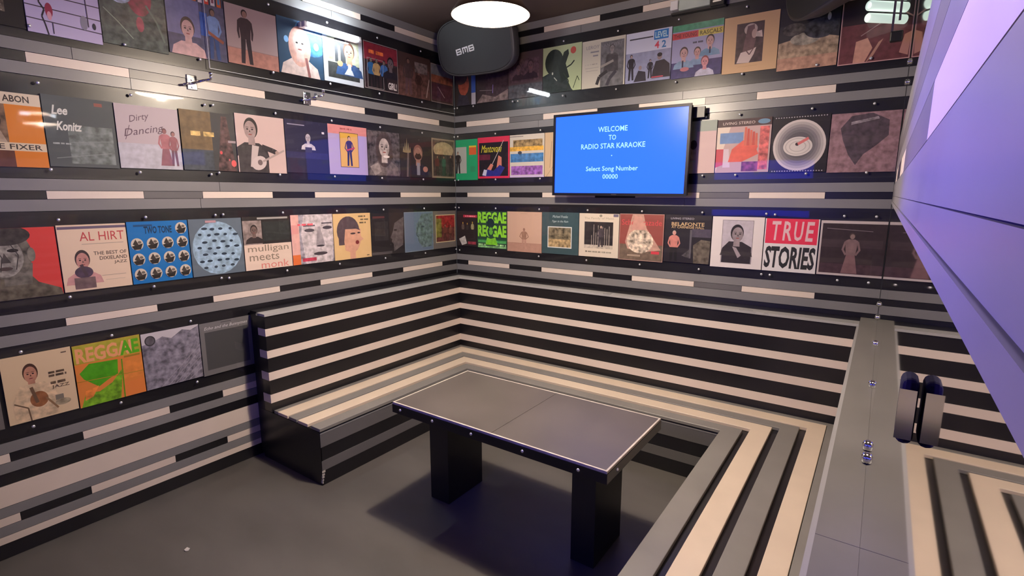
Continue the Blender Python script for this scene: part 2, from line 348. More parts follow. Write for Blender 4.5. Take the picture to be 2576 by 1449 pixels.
def tv(name, label, loc, rot, W, Hh, lit=None):
    t = thing(name, label, 'television', loc, rot)
    bm = bmesh.new(); rbox(bm, -W/2+.006, W/2-.006, .004, .05, -Hh/2+.006, Hh/2-.006, .004)
    b = .018
    for a in ((-W/2, W/2, -Hh/2, -Hh/2+b), (-W/2, W/2, Hh/2-b, Hh/2)): box(bm, a[0], a[1], -.006, .006, a[2], a[3])
    for a in ((-W/2, -W/2+b), (W/2-b, W/2)): box(bm, a[0], a[1], -.006, .006, -Hh/2+b, Hh/2-b)
    new_obj('bezel', bm, mat('tv_gloss_black', (.008, .008, .016), .4, spec=.25), t)
    bm = bmesh.new(); box(bm, -W/2+b+.0005, W/2-b-.0005, -.001, .0035, -Hh/2+b+.0005, Hh/2-b-.0005); scn = new_obj('screen', bm, lit or M_SCREEN, t)
    screen_text(scn, -W/2+b, W/2-b, -Hh/2+b, Hh/2-b, -.0016)
    bm = bmesh.new(); box(bm, -.02, .02, -.0075, -.0062, -Hh/2+.006, -Hh/2+.012); new_obj('badge', bm, M_CHROME, t)
    return t
t1 = tv('television', 'wall-mounted television on the back wall showing a blue welcome screen', (1.548, -.108, 1.907), (0, math.radians(.4), 0), .995, .574)
bm = bmesh.new(); box(bm, -.12, .12, .05, .104, -.10, .10); new_obj('wall_mount', bm, M_BPLAST, t1)
bm = bmesh.new(); box(bm, .40, .56, .055, .078, .205, .27); new_obj('signal_box', bm, M_BPLAST, t1)
t2 = tv('television', 'second television on the wall behind the camera, mirrored in the acrylic', (1.80, YB+.112, 1.70), (0, 0, math.pi), 1.16, .70, M_SCREEN2)
bm = bmesh.new(); box(bm, -.12, .12, .05, .109, -.10, .10); new_obj('wall_mount', bm, M_BPLAST, t2)

# ------------------------------------------------------------------ loudspeakers
M_GRILLE = mat('speaker_grille', (.020, .019, .020), .55, noise=.2, nscale=400)
M_LOGO = mat('white_logo', (.85, .85, .85), .4)
def speaker(label, loc, rz, tilt, logo=True):
    t = thing('loudspeaker', label, 'loudspeaker', loc, (tilt, 0, rz))
    W, Hh, Dp = .66, .40, .22
    def outline(sx, sz, n=40):
        P = []
        for i in range(n):
            a = 2*math.pi*i/n; c, s = math.cos(a), math.sin(a)
            P.append((sx*math.copysign(abs(c)**.55, c), sz*math.copysign(abs(s)**.6, s)))
        return P
    bm = bmesh.new(); rings = []
    for y, k in ((0, .97), (.008, 1.0), (.10, .97), (Dp, .72)):
        rings.append([bm.verts.new((x, y, z)) for x, z in outline(W/2*k, Hh/2*k)])
    for A, B in zip(rings, rings[1:]):
        n = len(A)
        for i in range(n): f = bm.faces.new((A[i], A[(i+1) % n], B[(i+1) % n], B[i])); f.smooth = True
    bm.faces.new(rings[-1]); bm.faces.new(rings[0][::-1]); bmesh.ops.recalc_face_normals(bm, faces=bm.faces[:])
    new_obj('cabinet', bm, mat('speaker_cabinet', (.045, .044, .046), .45), t)
    bm = bmesh.new(); A = [bm.verts.new((x, -.004, z)) for x, z in outline(W/2*.93, Hh/2*.92)]; B = [bm.verts.new((x, -.0005, z)) for x, z in outline(W/2*.955, Hh/2*.95)]
    n = len(A)
    for i in range(n): bm.faces.new((A[i], B[i], B[(i+1) % n], A[(i+1) % n]))
    bm.faces.new(A); bmesh.ops.recalc_face_normals(bm, faces=bm.faces[:]); g = new_obj('grille', bm, M_GRILLE, t)
    if logo:                                                     # the maker's three square letters B M B
        bm = bmesh.new(); hL, st = .042, .0085
        def R(x0, x1, z0, z1): box(bm, x0, x1, -.0065, -.0042, z0, z1)
        for ox in (-.155, -.043):
            x0, x1 = ox, ox+.046
            R(x0, x0+st, 0, hL); R(x0+st, x1-.003, hL-st, hL); R(x0+st, x1, hL/2-st/2, hL/2+st/2); R(x0+st, x1-.003, 0, st); R(x1-st, x1, st, hL/2-st/2); R(x1-st, x1-.003, hL/2+st/2, hL-st)
        x0 = -.099; R(x0, x0+st, 0, hL); R(x0+st, x0+.048, hL-st, hL); R(x0+.020, x0+.020+st, .006, hL-st); R(x0+.0395, x0+.048, 0, hL-st)
        o = new_obj('logo', bm, M_LOGO, t, loc=(.0, 0, -.03)); o.rotation_euler = (0, -.14, 0)
    bm = bmesh.new(); tube(bm, [(0, Dp-.06, .12), (0, Dp-.06, .21)], .016); box(bm, -.05, .05, Dp-.10, Dp-.02, .135, .145); new_obj('bracket', bm, M_BPLAST, t)
    return t
speaker('black loudspeaker with white logo in the corner left of the lamp', (.50, -.34, 2.705), math.radians(8), math.radians(12))
speaker('black loudspeaker at the top right end of the back wall', (2.70, -.36, 2.735), math.radians(-56), math.radians(6), logo=False)

# ------------------------------------------------------------------ fixture above the television and tubes in the corner
fx = thing('light_fitting', 'unlit light fitting with white end block at top of the back wall', 'light fitting', (1.857, -.002, 2.79))
M_FROST = mat('greenish_frosted_cover', (.50, .58, .52), .3, noise=.12, nscale=9)
bm = bmesh.new(); rbox(bm, 0, .05, -.055, 0, -.02, .035, .005); new_obj('end_block', bm, MATS['white_enamel'], fx)
bm = bmesh.new(); rbox(bm, .052, .245, -.050, 0, -.028, .07, .006); new_obj('cover', bm, M_FROST, fx)
bm = bmesh.new(); box(bm, .247, .325, -.055, 0, -.04, .07); new_obj('black_end', bm, M_BPLAST, fx)
for z in (-.022, .003):
    bm = bmesh.new(); box(bm, .262, .312, -.057, -.0555, z, z+.010); new_obj('slot', bm, M_CHROME, fx)
bm = bmesh.new(); box(bm, .0, .33, -.030, 0, -.042, -.030); new_obj('base_rail', bm, M_BPLAST, fx)
M_PIPE = mat('emissive_white_tube', (.86, .9, .86), .25, emit=(.82, 1, .86), es=.22)  # weak emission added to brighten the hollow tubes
for i, (z, lab) in enumerate([(2.625, 'glowing white hollow tube in upper right corner, topmost of three'), (2.565, 'glowing white hollow tube in upper right corner, between two others'), (2.508, 'glowing white hollow tube in upper right corner, lowest of three')]):
    t = thing('hollow_tube', lab, 'tube', (2.925, -.185, z), (0, 0, math.radians(42)), 'white tubes in the corner')
    bm = bmesh.new(); n = 24; R0, R1, Ln = .026-.002*i, .014, .205
    lathe(bm, [(R1, .09), (R1, 0), (R0*.9, -.004), (R0, 0), (R0, Ln), (0, Ln)], n)
    for v in bm.verts: v.co = Vector((v.co.z, v.co.x, v.co.y))
    bmesh.ops.recalc_face_normals(bm, faces=bm.faces[:]); new_obj('tube_wall', bm, M_PIPE, t)
    bm = bmesh.new(); cyl(bm, (.07, 0, 0), (.075, 0, 0), .0135, n=20); new_obj('plug', bm, M_BPLAST, t)
cl = thing('wall_clip', 'chrome strap clip with black rubber end beside the corner tubes', 'clip', (3.045, -.16, 2.43))
bm = bmesh.new(); box(bm, -.018, -.008, -.004, .004, .0, .24); box(bm, .008, .018, -.004, .004, .05, .24); new_obj('strap', bm, M_CHROME, cl)
bm = bmesh.new(); rbox(bm, -.02, .034, -.016, .016, -.05, .0, .006); new_obj('rubber_end', bm, M_BPLAST, cl)
bm = bmesh.new(); box(bm, -.02, .074, -.003, .003, .17, .185); new_obj('arm', bm, M_CHROME, cl)

# added spotlight, out of view on the left wall: tints the right-wall boards violet
PL = Vector((.15, -3.62, 2.35))
pl = thing('added_spotlight', 'added violet spotlight high on the left wall, beyond the frame edge', 'spotlight', PL)
aim = (Vector((3.12, -2.75, 1.74))-PL).normalized()
bm = bmesh.new(); cyl(bm, -aim*.07, aim*.05, .045, .05, n=24); new_obj('housing', bm, M_BPLAST, pl)
bm = bmesh.new(); cyl(bm, aim*.0505, aim*.053, .042, n=24); new_obj('lens', bm, mat('lit_violet_lens', (.2, .1, .5), .3, emit=(.25, .12, 1), es=12), pl)
bm = bmesh.new(); tube(bm, [(-.02, 0, .04), (-.10, 0, .09)], .01); box(bm, -.148, -.09, -.03, .03, .08, .10); new_obj('bracket', bm, M_BPLAST, pl)
ld = bpy.data.lights.new('violet_spot', 'SPOT'); ld.energy = 320; ld.color = (.15, .085, 1); ld.spot_size = math.radians(34); ld.spot_blend = 1.0; ld.shadow_soft_size = .04
lo = bpy.data.objects.new('violet_spot', ld); COL.objects.link(lo); lo.parent = pl; lo.location = aim*.06; lo.rotation_euler = aim.to_track_quat('-Z', 'Y').to_euler()

# ------------------------------------------------------------------ hooks on the left wall
def hook(label, y, z):
    t = thing('wall_hook', label, 'hook', (.001, y, z), (0, 0, math.pi/2), 'chrome hooks on the left wall')
    bm = bmesh.new(); rbox(bm, -.026, .026, -.007, 0, -.038, .038, .003); cyl(bm, (0, -.007, .012), (0, -.012, .012), .006, n=10); cyl(bm, (0, -.007, -.025), (0, -.012, -.025), .006, n=10); new_obj('plate', bm, M_CHROME, t)
    bm = bmesh.new(); tube(bm, [(-.055, -.03, -.02), (0, -.018, -.005), (.03, -.075, .008), (.05, -.105, .012), (.05, -.108, .035)], .006); cyl(bm, (.05, -.108, .034), (.05, -.108, .048), .009, n=12); new_obj('arm', bm, M_CHROME, t)
hook('chrome wall hook farther from the corner, below the top sleeve row', -2.115, 2.215)
hook('chrome wall hook nearer the corner, under the fluorescent tube lamp', -1.425, 2.232)
# holder on the mirror
hd = thing('mirror_holder', 'small black holder with shiny edges fixed to the right-hand mirror', 'holder', (WX-.0005, -3.168, 1.487))
bm = bmesh.new(); rbox(bm, -.0085, 0, -.0105, .0105, 0, .040, .004, 3); new_obj('holder_body', bm, mat('matt_black_rubber', (.008, .008, .009), .8, spec=.15), hd)
bm = bmesh.new(); box(bm, -.0092, -.001, -.0113, -.0107, .004, .034); new_obj('shiny_edge', bm, M_CHROME, hd)
# scrap on the floor
bm = bmesh.new()
for k in range(7):
    a = k*.9; bm.verts.new((.012*math.cos(a)*(1+.4*math.sin(3*k)), .012*math.sin(a), .002+.005*(k % 2)))
bmesh.ops.convex_hull(bm, input=bm.verts[:])
for v in bm.verts: v.co.z = max(.001, v.co.z)
sp = new_obj('paper_scrap', bm, mat('scrap_paper', (.6, .57, .53), .8), loc=(.60, -2.62, 0)); tag(sp, 'tiny crumpled white paper scrap lying on the floor by the left wall', 'scrap')

# ------------------------------------------------------------------ clear acrylic sheets with screws
def sheet(wall, s0, s1, z0, z1, label, screws, zt, zb, off=.011, th=.003):
    rz = math.pi/2 if wall == 'A' else 0
    mid = (s0+s1)/2
    loc = (off, mid, z0) if wall == 'A' else (mid, -off, z0)
    t = thing('acrylic_sheet', label, 'clear sheet', loc, (0, 0, rz), 'clear acrylic sheets over the record sleeves')
    bm = bmesh.new(); box(bm, s0-mid+.001, s1-mid-.001, -th, 0, 0, z1-z0); new_obj('clear_panel', bm, M_ACR, t)
    if off > .012:
        bm = bmesh.new(); box(bm, s0-mid-.001, s0-mid+.0008, -th-.0005, 0, 0, z1-z0); box(bm, s0-mid, s1-mid, -th-.0005, 0, -.002, 0); new_obj('polished_edge', bm, mat('polished_acrylic_edge', (.9, .93, .93), .3), t)
    for s in screws:
        if s0+.005 < s < s1-.005:
            for z in (zt, zb): screw(t, (s-mid, -th, z-z0))
SA_ = [-3.35, -3.05, -2.76, -2.41, -2.065, -2.022, -1.655, -1.255, -.84, -.41, -.025]
sheet('A', -3.45, -2.045, 2.30, 2.737, 'clear sheet over the top sleeve row, left wall, farther from the corner', SA_, 2.722, 2.340)
sheet('A', -2.045+.022, -.018, 2.303, 2.737, 'clear sheet with bright polished edge over top sleeve row, left wall, nearer the corner', SA_, 2.722, 2.345, off=.020)
sheet('A', YB+.03, -2.044, 1.718, 2.127, 'clear sheet over the second sleeve row, left wall, farther from the corner', SA_, 2.108, 1.738)
sheet('A', -2.044, -.018, 1.722, 2.127, 'clear sheet over the second sleeve row, left wall, nearer the corner', SA_, 2.112, 1.748)
sheet('A', YB+.03, -2.05, 1.125, 1.536, 'clear sheet over the third sleeve row, left wall, farther from the corner', SA_, 1.514, 1.155)
sheet('A', -2.05, -.018, 1.125, 1.536, 'clear sheet over the third sleeve row, left wall, nearer the corner', SA_, 1.516, 1.150)
sheet('A', YB+.03, -1.922, .565, .957, 'clear sheet over the lowest sleeve row beside the bench end', [-3.3, -2.96, -2.62, -2.253], .938, .585)
SB_ = [.045, .218, .617, .666, 1.068, 1.49, 1.904, 2.306, 2.698, 2.95]
sheet('B', .018, .642, 2.303, 2.74, 'clear sheet over the top sleeve row, back wall, behind the corner loudspeaker', SB_, 2.725, 2.348)
sheet('B', .642, WX-.0012, 2.303, 2.74, 'long clear sheet over the top sleeve row, back wall, above the television', SB_, 2.722, 2.346)
SB2 = [.045, .446, .877, 1.29, 1.72, 2.11, 2.31, 2.697, 2.99]
sheet('B', .018, 1.415, 1.722, 2.127, 'clear sheet over the second sleeve row, back wall, left of the television', SB2, 2.114, 1.75)
sheet('B', 1.68, WX-.0012, 1.722, 2.127, 'clear sheet over the second sleeve row, back wall, right of the television', SB2, 2.112, 1.75)
SB3 = [.045, .446, .873, 1.296, 1.716, 2.125, 2.506, 2.554, 2.91, 3.06]
sheet('B', .018, 2.53, 1.125, 1.536, 'long clear sheet over the third sleeve row, back wall, under the television', SB3, 1.515, 1.143)
sheet('B', 2.53, WX-.0012, 1.125, 1.536, 'short clear sheet over the third sleeve row, back wall, beside the mirror', SB3, 1.511, 1.143)

# ------------------------------------------------------------------ record sleeves
G = 1.15
class Art:
    """collects flat printed shapes on a sleeve; u runs left to right, v bottom to top, both 0..1"""
    def __init__(s): s.el = []; s.n = 0
    def _clip(s, P):
        for ax, lim, sg in ((0, 0, 1), (0, 1, -1), (1, 0, 1), (1, 1, -1)):
            out = []
            for i in range(len(P)):
                a, b = P[i-1], P[i]; da, db = sg*(a[ax]-lim), sg*(b[ax]-lim)
                if (da >= 0) != (db >= 0):
                    t = da/(da-db); out.append((a[0]+t*(b[0]-a[0]), a[1]+t*(b[1]-a[1])))
                if db >= 0: out.append(b)
            P = out
            if not P: return P
        return P
    def P(s, pts, c, m=0.0):
        p = s._clip(list(pts))
        if len(p) > 2: s.n += 1; s.el.append(('p', p, c, m, s.n))
        return s
    def R(s, u0, v0, u1, v1, c, m=0.0): return s.P([(u0, v0), (u1, v0), (u1, v1), (u0, v1)], c, m)
    def E(s, u, v, a, b, c, m=0.0, n=22, rot=0.0):
        cr, sr = math.cos(rot), math.sin(rot)
        return s.P([(u+a*math.cos(t)*cr-b*math.sin(t)*sr, v+a*math.cos(t)*sr+b*math.sin(t)*cr) for t in [2*math.pi*i/n for i in range(n)]], c, m)
    def L(s, pts, w, c):
        for (a, b), (d, e) in zip(pts, pts[1:]):
            l = math.hypot(d-a, e-b) or 1; nx, ny = -(e-b)/l*w/2, (d-a)/l*w/2
            s.P([(a+nx, b+ny), (a-nx, b-ny), (d-nx, e-ny), (d+nx, e+ny)], c)
        return s
    def T(s, txt, u, v, h, c, w=None, al='c', bold=0.0, shear=0.0, rot=0.0):
        s.n += 1; s.el.append(('t', txt, u, v, h, c, w, al, bold, shear, rot, s.n)); return s
    def W(s, u, v, h, c, w=.3, al='c'):
        x = u-w/2 if al == 'c' else u; e = x+w; k = int(u*97+v*57)                  # a line of small print too blurred to read
        while x < e-.005:
            l = min(h*(1.1+((k*37) % 11)/6), e-x); s.R(x, v-h*.32, x+l, v+h*.32, c, .5); x += l+h*.45; k += 1
        return s
    def bust(s, u, v, h, skin, hair, top, long=0, m=.15, turn=0.0):
        r = h*.24
        s.P([(u-h*.48, v), (u-h*.42, v+h*.2), (u-h*.2, v+h*.33), (u+h*.2, v+h*.33), (u+h*.42, v+h*.2), (u+h*.48, v)], top, m)
        if long: s.E(u, v+h*.58, r*1.12, h*.40, hair, m)
        s.P([(u-r*.4, v+h*.28), (u+r*.4, v+h*.28), (u+r*.36, v+h*.48), (u-r*.36, v+h*.48)], skin, m)
        s.E(u, v+h*.68, r*.80, h*.25, hair, m)
        s.E(u+turn*r*.3, v+h*.63, r*.68, h*.22, skin, m)
        e = '2a2424'
        for q in (-1, 1):
            s.E(u+turn*r*.4+q*r*.28, v+h*.65, r*.12, h*.018, e); s.R(u+turn*r*.4+q*r*.28-r*.16, v+h*.69, u+turn*r*.4+q*r*.28+r*.16, v+h*.702, hair)
        s.P([(u+turn*r*.55-r*.06, v+h*.585), (u+turn*r*.55+r*.1, v+h*.585), (u+turn*r*.5, v+h*.64)], hair, .1)
        s.E(u+turn*r*.4, v+h*.525, r*.22, h*.014, '8a4a44')
        return s
    def fig(s, u, v, h, skin, hair, top, leg, wd=1.0, dress=False, arm=0.0):
        w = h*.13*wd
        if dress: s.P([(u-w*1.3, v), (u+w*1.3, v), (u+w*.55, v+h*.55), (u-w*.55, v+h*.55)], leg, .1)
        else:
            s.P([(u-w*.95, v), (u-w*.35, v), (u-w*.02, v+h*.44), (u-w*.75, v+h*.5)], leg, .1); s.P([(u+w*.95, v), (u+w*.35, v), (u+w*.02, v+h*.44), (u+w*.75, v+h*.5)], leg, .1)
        s.P([(u-w*.75, v+h*.45), (u+w*.75, v+h*.45), (u+w, v+h*.8), (u+w*.5, v+h*.84), (u-w*.5, v+h*.84), (u-w, v+h*.8)], top, .15)
        for q in (-1, 1): s.P([(u+q*w*.8, v+h*.8), (u+q*w*1.15, v+h*.78), (u+q*w*(1.5+arm), v+h*.58), (u+q*w*(.9-arm), v+h*.44), (u+q*w*(.7-arm), v+h*.47), (u+q*w*(1.15+arm), v+h*.59)], top, .1)
        s.E(u, v+h*.92, h*.062, h*.075, hair); s.E(u+h*.006, v+h*.905, h*.048, h*.06, skin)
        return s
    def frame(s, u0, v0, u1, v1, w, c):
        return s.R(u0, v0, u1, v0+w, c).R(u0, v1-w, u1, v1, c).R(u0, v0+w, u0+w, v1-w, c).R(u1-w, v0+w, u1, v1-w, c)
def sleeve(wall, s0, s1, z0, z1, bg, label, art=None, m=0.0, group=None, tilt=0.0):
    W, Hh = s1-s0-.002, z1-z0
    bm = bmesh.new(); ink = bm.loops.layers.float_color.new('ink')
    def paint(f, c, mm):
        col = (*lin(c, G), mm)
        for l in f.loops: l[ink] = col
    for f in box(bm, 0, W, -.004, 0, 0, Hh): paint(f, bg, m)
    if art:
        for e in art.el:
            y = -.004-.00006*e[-1]
            if e[0] == 'p':
                vv = [bm.verts.new((p[0]*W, y, p[1]*Hh)) for p in e[1]]
                try: f = bm.faces.new(vv)
                except ValueError: continue
                f.normal_update()
                if f.normal.y > 0: f.normal_flip()
                paint(f, e[2], e[3])
            else:
                _, txt, u, v, h, c, wd, al, bold, shear, rot, _n = e
                V, Fc, asp = text_polys(txt, shear, bold); sx = (wd*W/asp) if wd else h*Hh
                tw = sx*asp; x0 = {'c': -tw/2, 'l': 0, 'r': -tw}[al]; cr, sr = math.cos(rot), math.sin(rot)
                vv = []
                for a, b in V:
                    xx, zz = x0+a*sx, (b-.5)*h*Hh
                    vv.append(bm.verts.new((u*W+xx*cr-zz*sr, y, v*Hh+xx*sr+zz*cr)))
                for q in Fc:
                    try: f = bm.faces.new([vv[i] for i in q])
                    except ValueError: continue
                    f.normal_update()
                    if f.normal.y > 0: f.normal_flip()
                    paint(f, c, 0)
    rz = math.pi/2 if wall == 'A' else 0
    loc = (.0012, s0+.001, z0) if wall == 'A' else (s0+.001, -.0012, z0)
    o = new_obj('record_sleeve', bm, M_PRINT, loc=loc); o.rotation_euler = (0, tilt, rz)
    return tag(o, label, 'record sleeve', group or GRP)
# ---- left wall, top row
Z0, Z1 = 2.370, 2.685; GRP = 'record sleeves in the top row, left wall'
sleeve('A', -3.05, -2.768, Z0-.045, Z1, '1a1718', 'dark sleeve with pale photo strip, leftmost of the top row on the left wall',
    Art().R(.0, .15, .78, .95, '5a5046', .7).P([(.5, .55), (.72, .3), (.75, .6), (.6, .9)], 'b0a28c', .2).R(0, .16, .75, .17, 'b0a89a').R(0, .22, .75, .23, '8a8478').W(.4, .12, .05, 'b8b0a0', .25))
a = Art()
for k in range(6): a.L([(0, .16+.145*k), (1, .13+.155*k)], .012, '3a3044')
a.L([(.26, .0), (.23, .12), (.2, .2), (.24, .28), (.18, .36), (.24, .5), (.17, .62), (.22, .75), (.15, .9)], .022, '241c2c')
for u, v in ((.30, .28), (.27, .80), (.52, .62)): a.E(u, v, .05, .085, '9a2c4c').E(u, v-.06, .03, .05, 'd8a0b0')
for u, v in ((.76, .22), (.72, .6)): a.E(u, v, .05, .085, '8d8a9c')
for u, v in ((.90, .20), (.90, .56)): a.E(u, v, .026, .04, '2c2838')
a.L([(.82, .18), (.80, .98)], .014, '3a3044').L([(.56, .6), (.56, .95)], .014, '3a3044').L([(.33, .02), (.33, .15)], .014, '3a3044')
sleeve('A', -2.765, -2.495, Z0-.05, Z1, 'c3b8dc', 'lilac sleeve with staves of music and red note heads, top row', a)
sleeve('A', -2.493, -2.212, Z0-.035, Z1, '4c5450', 'grey-green mottled sleeve with dim red figure beside the music sleeve, top row',
    Art().E(.6, .72, .2, .28, '8a3448', .5).E(.3, .75, .22, .2, '8f98ac', .9).E(.58, .33, .06, .1, '9a4858', .3).L([(.05, .45), (.25, .3), (.45, .12)], .012, '98a89a').L([(.7, .6), (.85, .4), (.95, .15)], .03, '6c7a70').L([(.75, .7), (.95, .8)], .03, '8c9890'), .6)
a = Art().R(0, 0, 1, .84, '4c4b66', .25).R(0, .3, .55, .84, '6a6c98', .15).bust(.33, .0, .62, 'c09a98', '3a2a2c', 'c8a4a4')
for k in range(9): a.R(.11*k, .84, .11*k+.075, 1, ['c8622c', 'd8ccd0', 'c83c34', 'd0c8cc'][k % 4]).R(.11*k+.015, .88, .11*k+.06, .96, ['e8d8c8', '7c4a5c', '4a78a0'][k % 3])
a.fig(.78, .02, .78, '7a5c54', '1c1618', '6a86b8', '2c4478').L([(.62, .45), (.95, .3)], .05, '8a4c3c').R(.55, .35, .68, .7, '3454a0', .2)
sleeve('A', -2.208, -1.912, Z0-.02, Z1, '343248', 'bluish sleeve with red and white striped title strip, two figures, top row', a)
sleeve('A', -1.908, -1.603, Z0-.012, Z1-.012, 'a38e8e', 'dusty pink sleeve with a tall dark standing figure, top row',
    Art().R(0, .0, 1, .27, 'a9786c', .15).R(0, .27, 1, .28, '8a7474').fig(.36, .03, .93, '8c6a60', '2c2024', '33242c', '2a1f28', 1.0, False, -.2))
sleeve('A', -1.600, -1.288, Z0-.008, Z1, '2a4660', 'deep blue sleeve with long fair-haired singer in white, top row, under the tube lamp',
    Art().E(.75, .75, .4, .35, '3a6c98', .4).E(.18, .62, .05, .06, '7cb0e0').E(.85, .6, .06, .07, '9cd0ec').bust(.47, .0, .92, 'c8a8a0', 'c69a8c', 'cbbab4', 1).L([(.66, .0), (.60, .35)], .06, '8a5a58'))
sleeve('A', -1.284, -.964, Z0-.004, Z1, 'c4cad2', 'white-bordered sleeve with seated person in blue jacket, top row, below the tube lamp',
    Art().R(.1, .09, .9, .94, '3a3c3c', .25).R(.1, .4, .9, .94, 'b0b49c', .2).R(.28, .42, .55, .94, '3c3e42', .15).R(.36, .42, .42, .75, 'c8ccc4').R(.12, .45, .24, .62, '8a8a68', .2).bust(.64, .18, .74, 'c88a70', '5a3c30', '35507c').R(.60, .2, .68, .42, 'dfe6ea').E(.4, .4, .07, .06, 'b89070').P([(.5, .2), (.75, .2), (.7, .3), (.6, .34)], 'c4c8cc'))
sleeve('A', -.957, -.640, Z0+.002, Z1+.002, '33262a', 'red and black sleeve with outlined group and white scrawled letters, top row',
    Art().R(.0, .62, 1, .98, '8c2c3a', .15).W(.36, .80, .12, 'd8703c', .42).fig(.2, .02, .66, '7a6a5c', '1a1616', '2c5c8c', '1c1a1c').fig(.36, .02, .66, '7a6a5c', '1a1616', 'b09060', '1c1a1c').fig(.58, .02, .66, '7a6a5c', '1a1616', '3c6aa8', '1c1a1c').frame(.09, .03, .56, .66, .008, 'b0a8a4').bust(.78, .3, .52, '6a5c60', '201a1e', '24202a').T('GIRL!', .82, .14, .16, 'e4dcd8', .26, bold=.03).frame(0, 0, 1, 1, .012, 'a89c9a'))
sleeve('A', -.637, -.288, Z0+.002, Z1, '4a3632', 'brown sleeve with shadowy long-haired figures, top row, left of the loudspeaker',
    Art().R(.0, .0, .96, .7, '5a3e38', .5).fig(.3, .05, .85, '7c5c50', '2c1e1c', '4a3838', '5c4448').fig(.62, .05, .6, '7c5c50', '2c1e1c', '3a2622', '4a302c').R(.5, .6, .9, .85, '6c605e', .7).L([(.85, .05), (.95, .5)], .03, '9a8680'))
sleeve('A', -.285, -.020, Z0, Z1-.02, '42302e', 'dark red sleeve in the corner under the loudspeaker, top row, left wall',
    Art().R(0, .52, 1, .72, '7c4a38', .4).R(0, .72, 1, 1, '6a6a70', .2).R(.04, .06, .96, .5, '4a2a34', .3).L([(.3, .42), (.6, .16)], .02, 'a08c8c').frame(0, 0, 1, 1, .015, '9a8c86'))
# ---- left wall, second row
Z0, Z1 = 1.765, 2.085; GRP = 'record sleeves in the second row, left wall'
a = Art().R(0, .84, 1, 1, 'd8c8b0').T('ABON', .72, .92, .09, '3a3028', .30, bold=.02).R(0, .33, .58, .84, '6c5644', .6).E(.4, .62, .12, .14, '2c2420', .3).P([(.1, .33), (.56, .33), (.5, .48), (.3, .45)], 'a08c78', .3).R(.58, .33, 1, .84, 'd9822f').R(0, .22, 1, .33, 'd6c4a8').T('THE FIXER', .60, .275, .07, '352c28', .70, bold=.012).R(0, 0, .62, .22, '5e3426', .15).R(.62, 0, 1, .22, 'd67c28').W(.3, .1, .05, 'a87860', .25)
sleeve('A', -3.05, -2.760, Z0-.02, Z1-.03, 'd8c8b0', 'orange sleeve with cream bands and brown photo, leftmost in its row', a)
sleeve('A', -2.757, -2.490, Z0-.012, Z1-.02, '4c5254', 'grey sleeve with slanting white hand-set name, second row',
    Art().R(.3, .05, .95, .6, '6a7270', .5).T('Lee', .22, .80, .13, 'd8d8d0', .22, bold=.03, shear=.25).T('Konitz', .33, .58, .13, 'd8d8d0', .36, bold=.03, shear=.25).R(.72, .9, .84, .95, '8c5048').L([(.1, .12), (.9, .22)], .008, '8a9290').L([(.3, .35), (.95, .4)], .006, '8a9290').W(.2, .33, .035, '9aa0a0', .25))
sleeve('A', -2.487, -2.203, Z0-.008, Z1-.022, 'b8aab0', 'pale lilac-pink sleeve with brushed script and a standing couple, second row',
    Art().R(0, 0, 1, .4, 'b4b2bc', .15).T('Dirty', .36, .80, .13, '5c4654', .34, shear=.4, rot=.28).T('Dancing', .42, .60, .15, '5c4654', .66, shear=.4, rot=.22).L([(.12, .45), (.2, .68)], .01, '5c4654').fig(.74, .06, .62, '8c5a5c', '5a3a40', 'a86870', '8a5864', 1.0, True).fig(.88, .06, .58, '9a6a68', '4a3038', '8c545c', '6a444c', .8))
sleeve('A', -2.198, -1.908, Z0-.006, Z1-.012, '39383a', 'dark sleeve with yellow scrawl and small red lights, second row',
    Art().R(.0, .35, .55, 1, '6a5538', .25).W(.38, .62, .12, 'c8a868', .42).R(.0, .0, .55, .35, '3c424a', .3).P([(.62, 0), (.98, 0), (.85, .95), (.75, .95)], '4a3434', .9).E(.93, .14, .05, .06, 'd85c5c').E(.7, .32, .025, .03, 'c84c50').E(.85, .2, .015, .02, 'b85c60').R(.85, .5, 1, .54, '9c8c90'))
a = Art().bust(.30, .28, .72, '988482', '2c2624', '322c2e', 0, .15, -.3).P([(.02, 0), (.62, 0), (.62, .3), (.5, .46), (.1, .46), (.02, .3)], '3a3436', .3).P([(.24, .10), (.34, .08), (.44, .46), (.3, .48)], 'b8aaa8').L([(.5, .46), (.72, .40), (.80, .37)], .09, '322c2e').E(.42, .17, .16, .12, 'c0b2b0', 0, 18, .4).E(.44, .18, .05, .05, '6a5c5c').L([(.5, .2), (.97, .42)], .035, 'a2928e').E(.81, .37, .04, .035, 'a08880')
sleeve('A', -1.905, -1.601, Z0-.008, Z1+.002, 'c4aca8', 'white sleeve with a guitarist in dark jacket, second row', a)
sleeve('A', -1.598, -1.289, Z0, Z1+.006, '26243e', 'very dark blue sleeve with small half-length figure in white, second row',
    Art().R(.06, .9, .45, .92, '8c88a0').R(0, .28, 1, .4, '2e2c52', .1).bust(.52, .45, .36, 'a8a0ac', '2a2634', 'b8b2bc').R(.44, .40, .6, .5, '3a3648').R(.86, .78, .92, .82, 'c8c4d4'))
a = Art().R(0, .82, 1, 1, 'cc8484', .05).W(.45, .93, .05, 'a85a5c', .3).R(.28, .15, .76, .86, '3c3440').R(.29, .16, .75, .85, 'd2a448').fig(.52, .18, .62, 'c89c80', '2a2420', '3c2c54', '2c2848', .9, False, .2).L([(.45, .5), (.66, .56)], .03, 'b03c4c')
sleeve('A', -1.286, -.960, Z0, Z1+.008, 'a89ac6', 'lilac sleeve with framed dancing figure on yellow, second row', a)
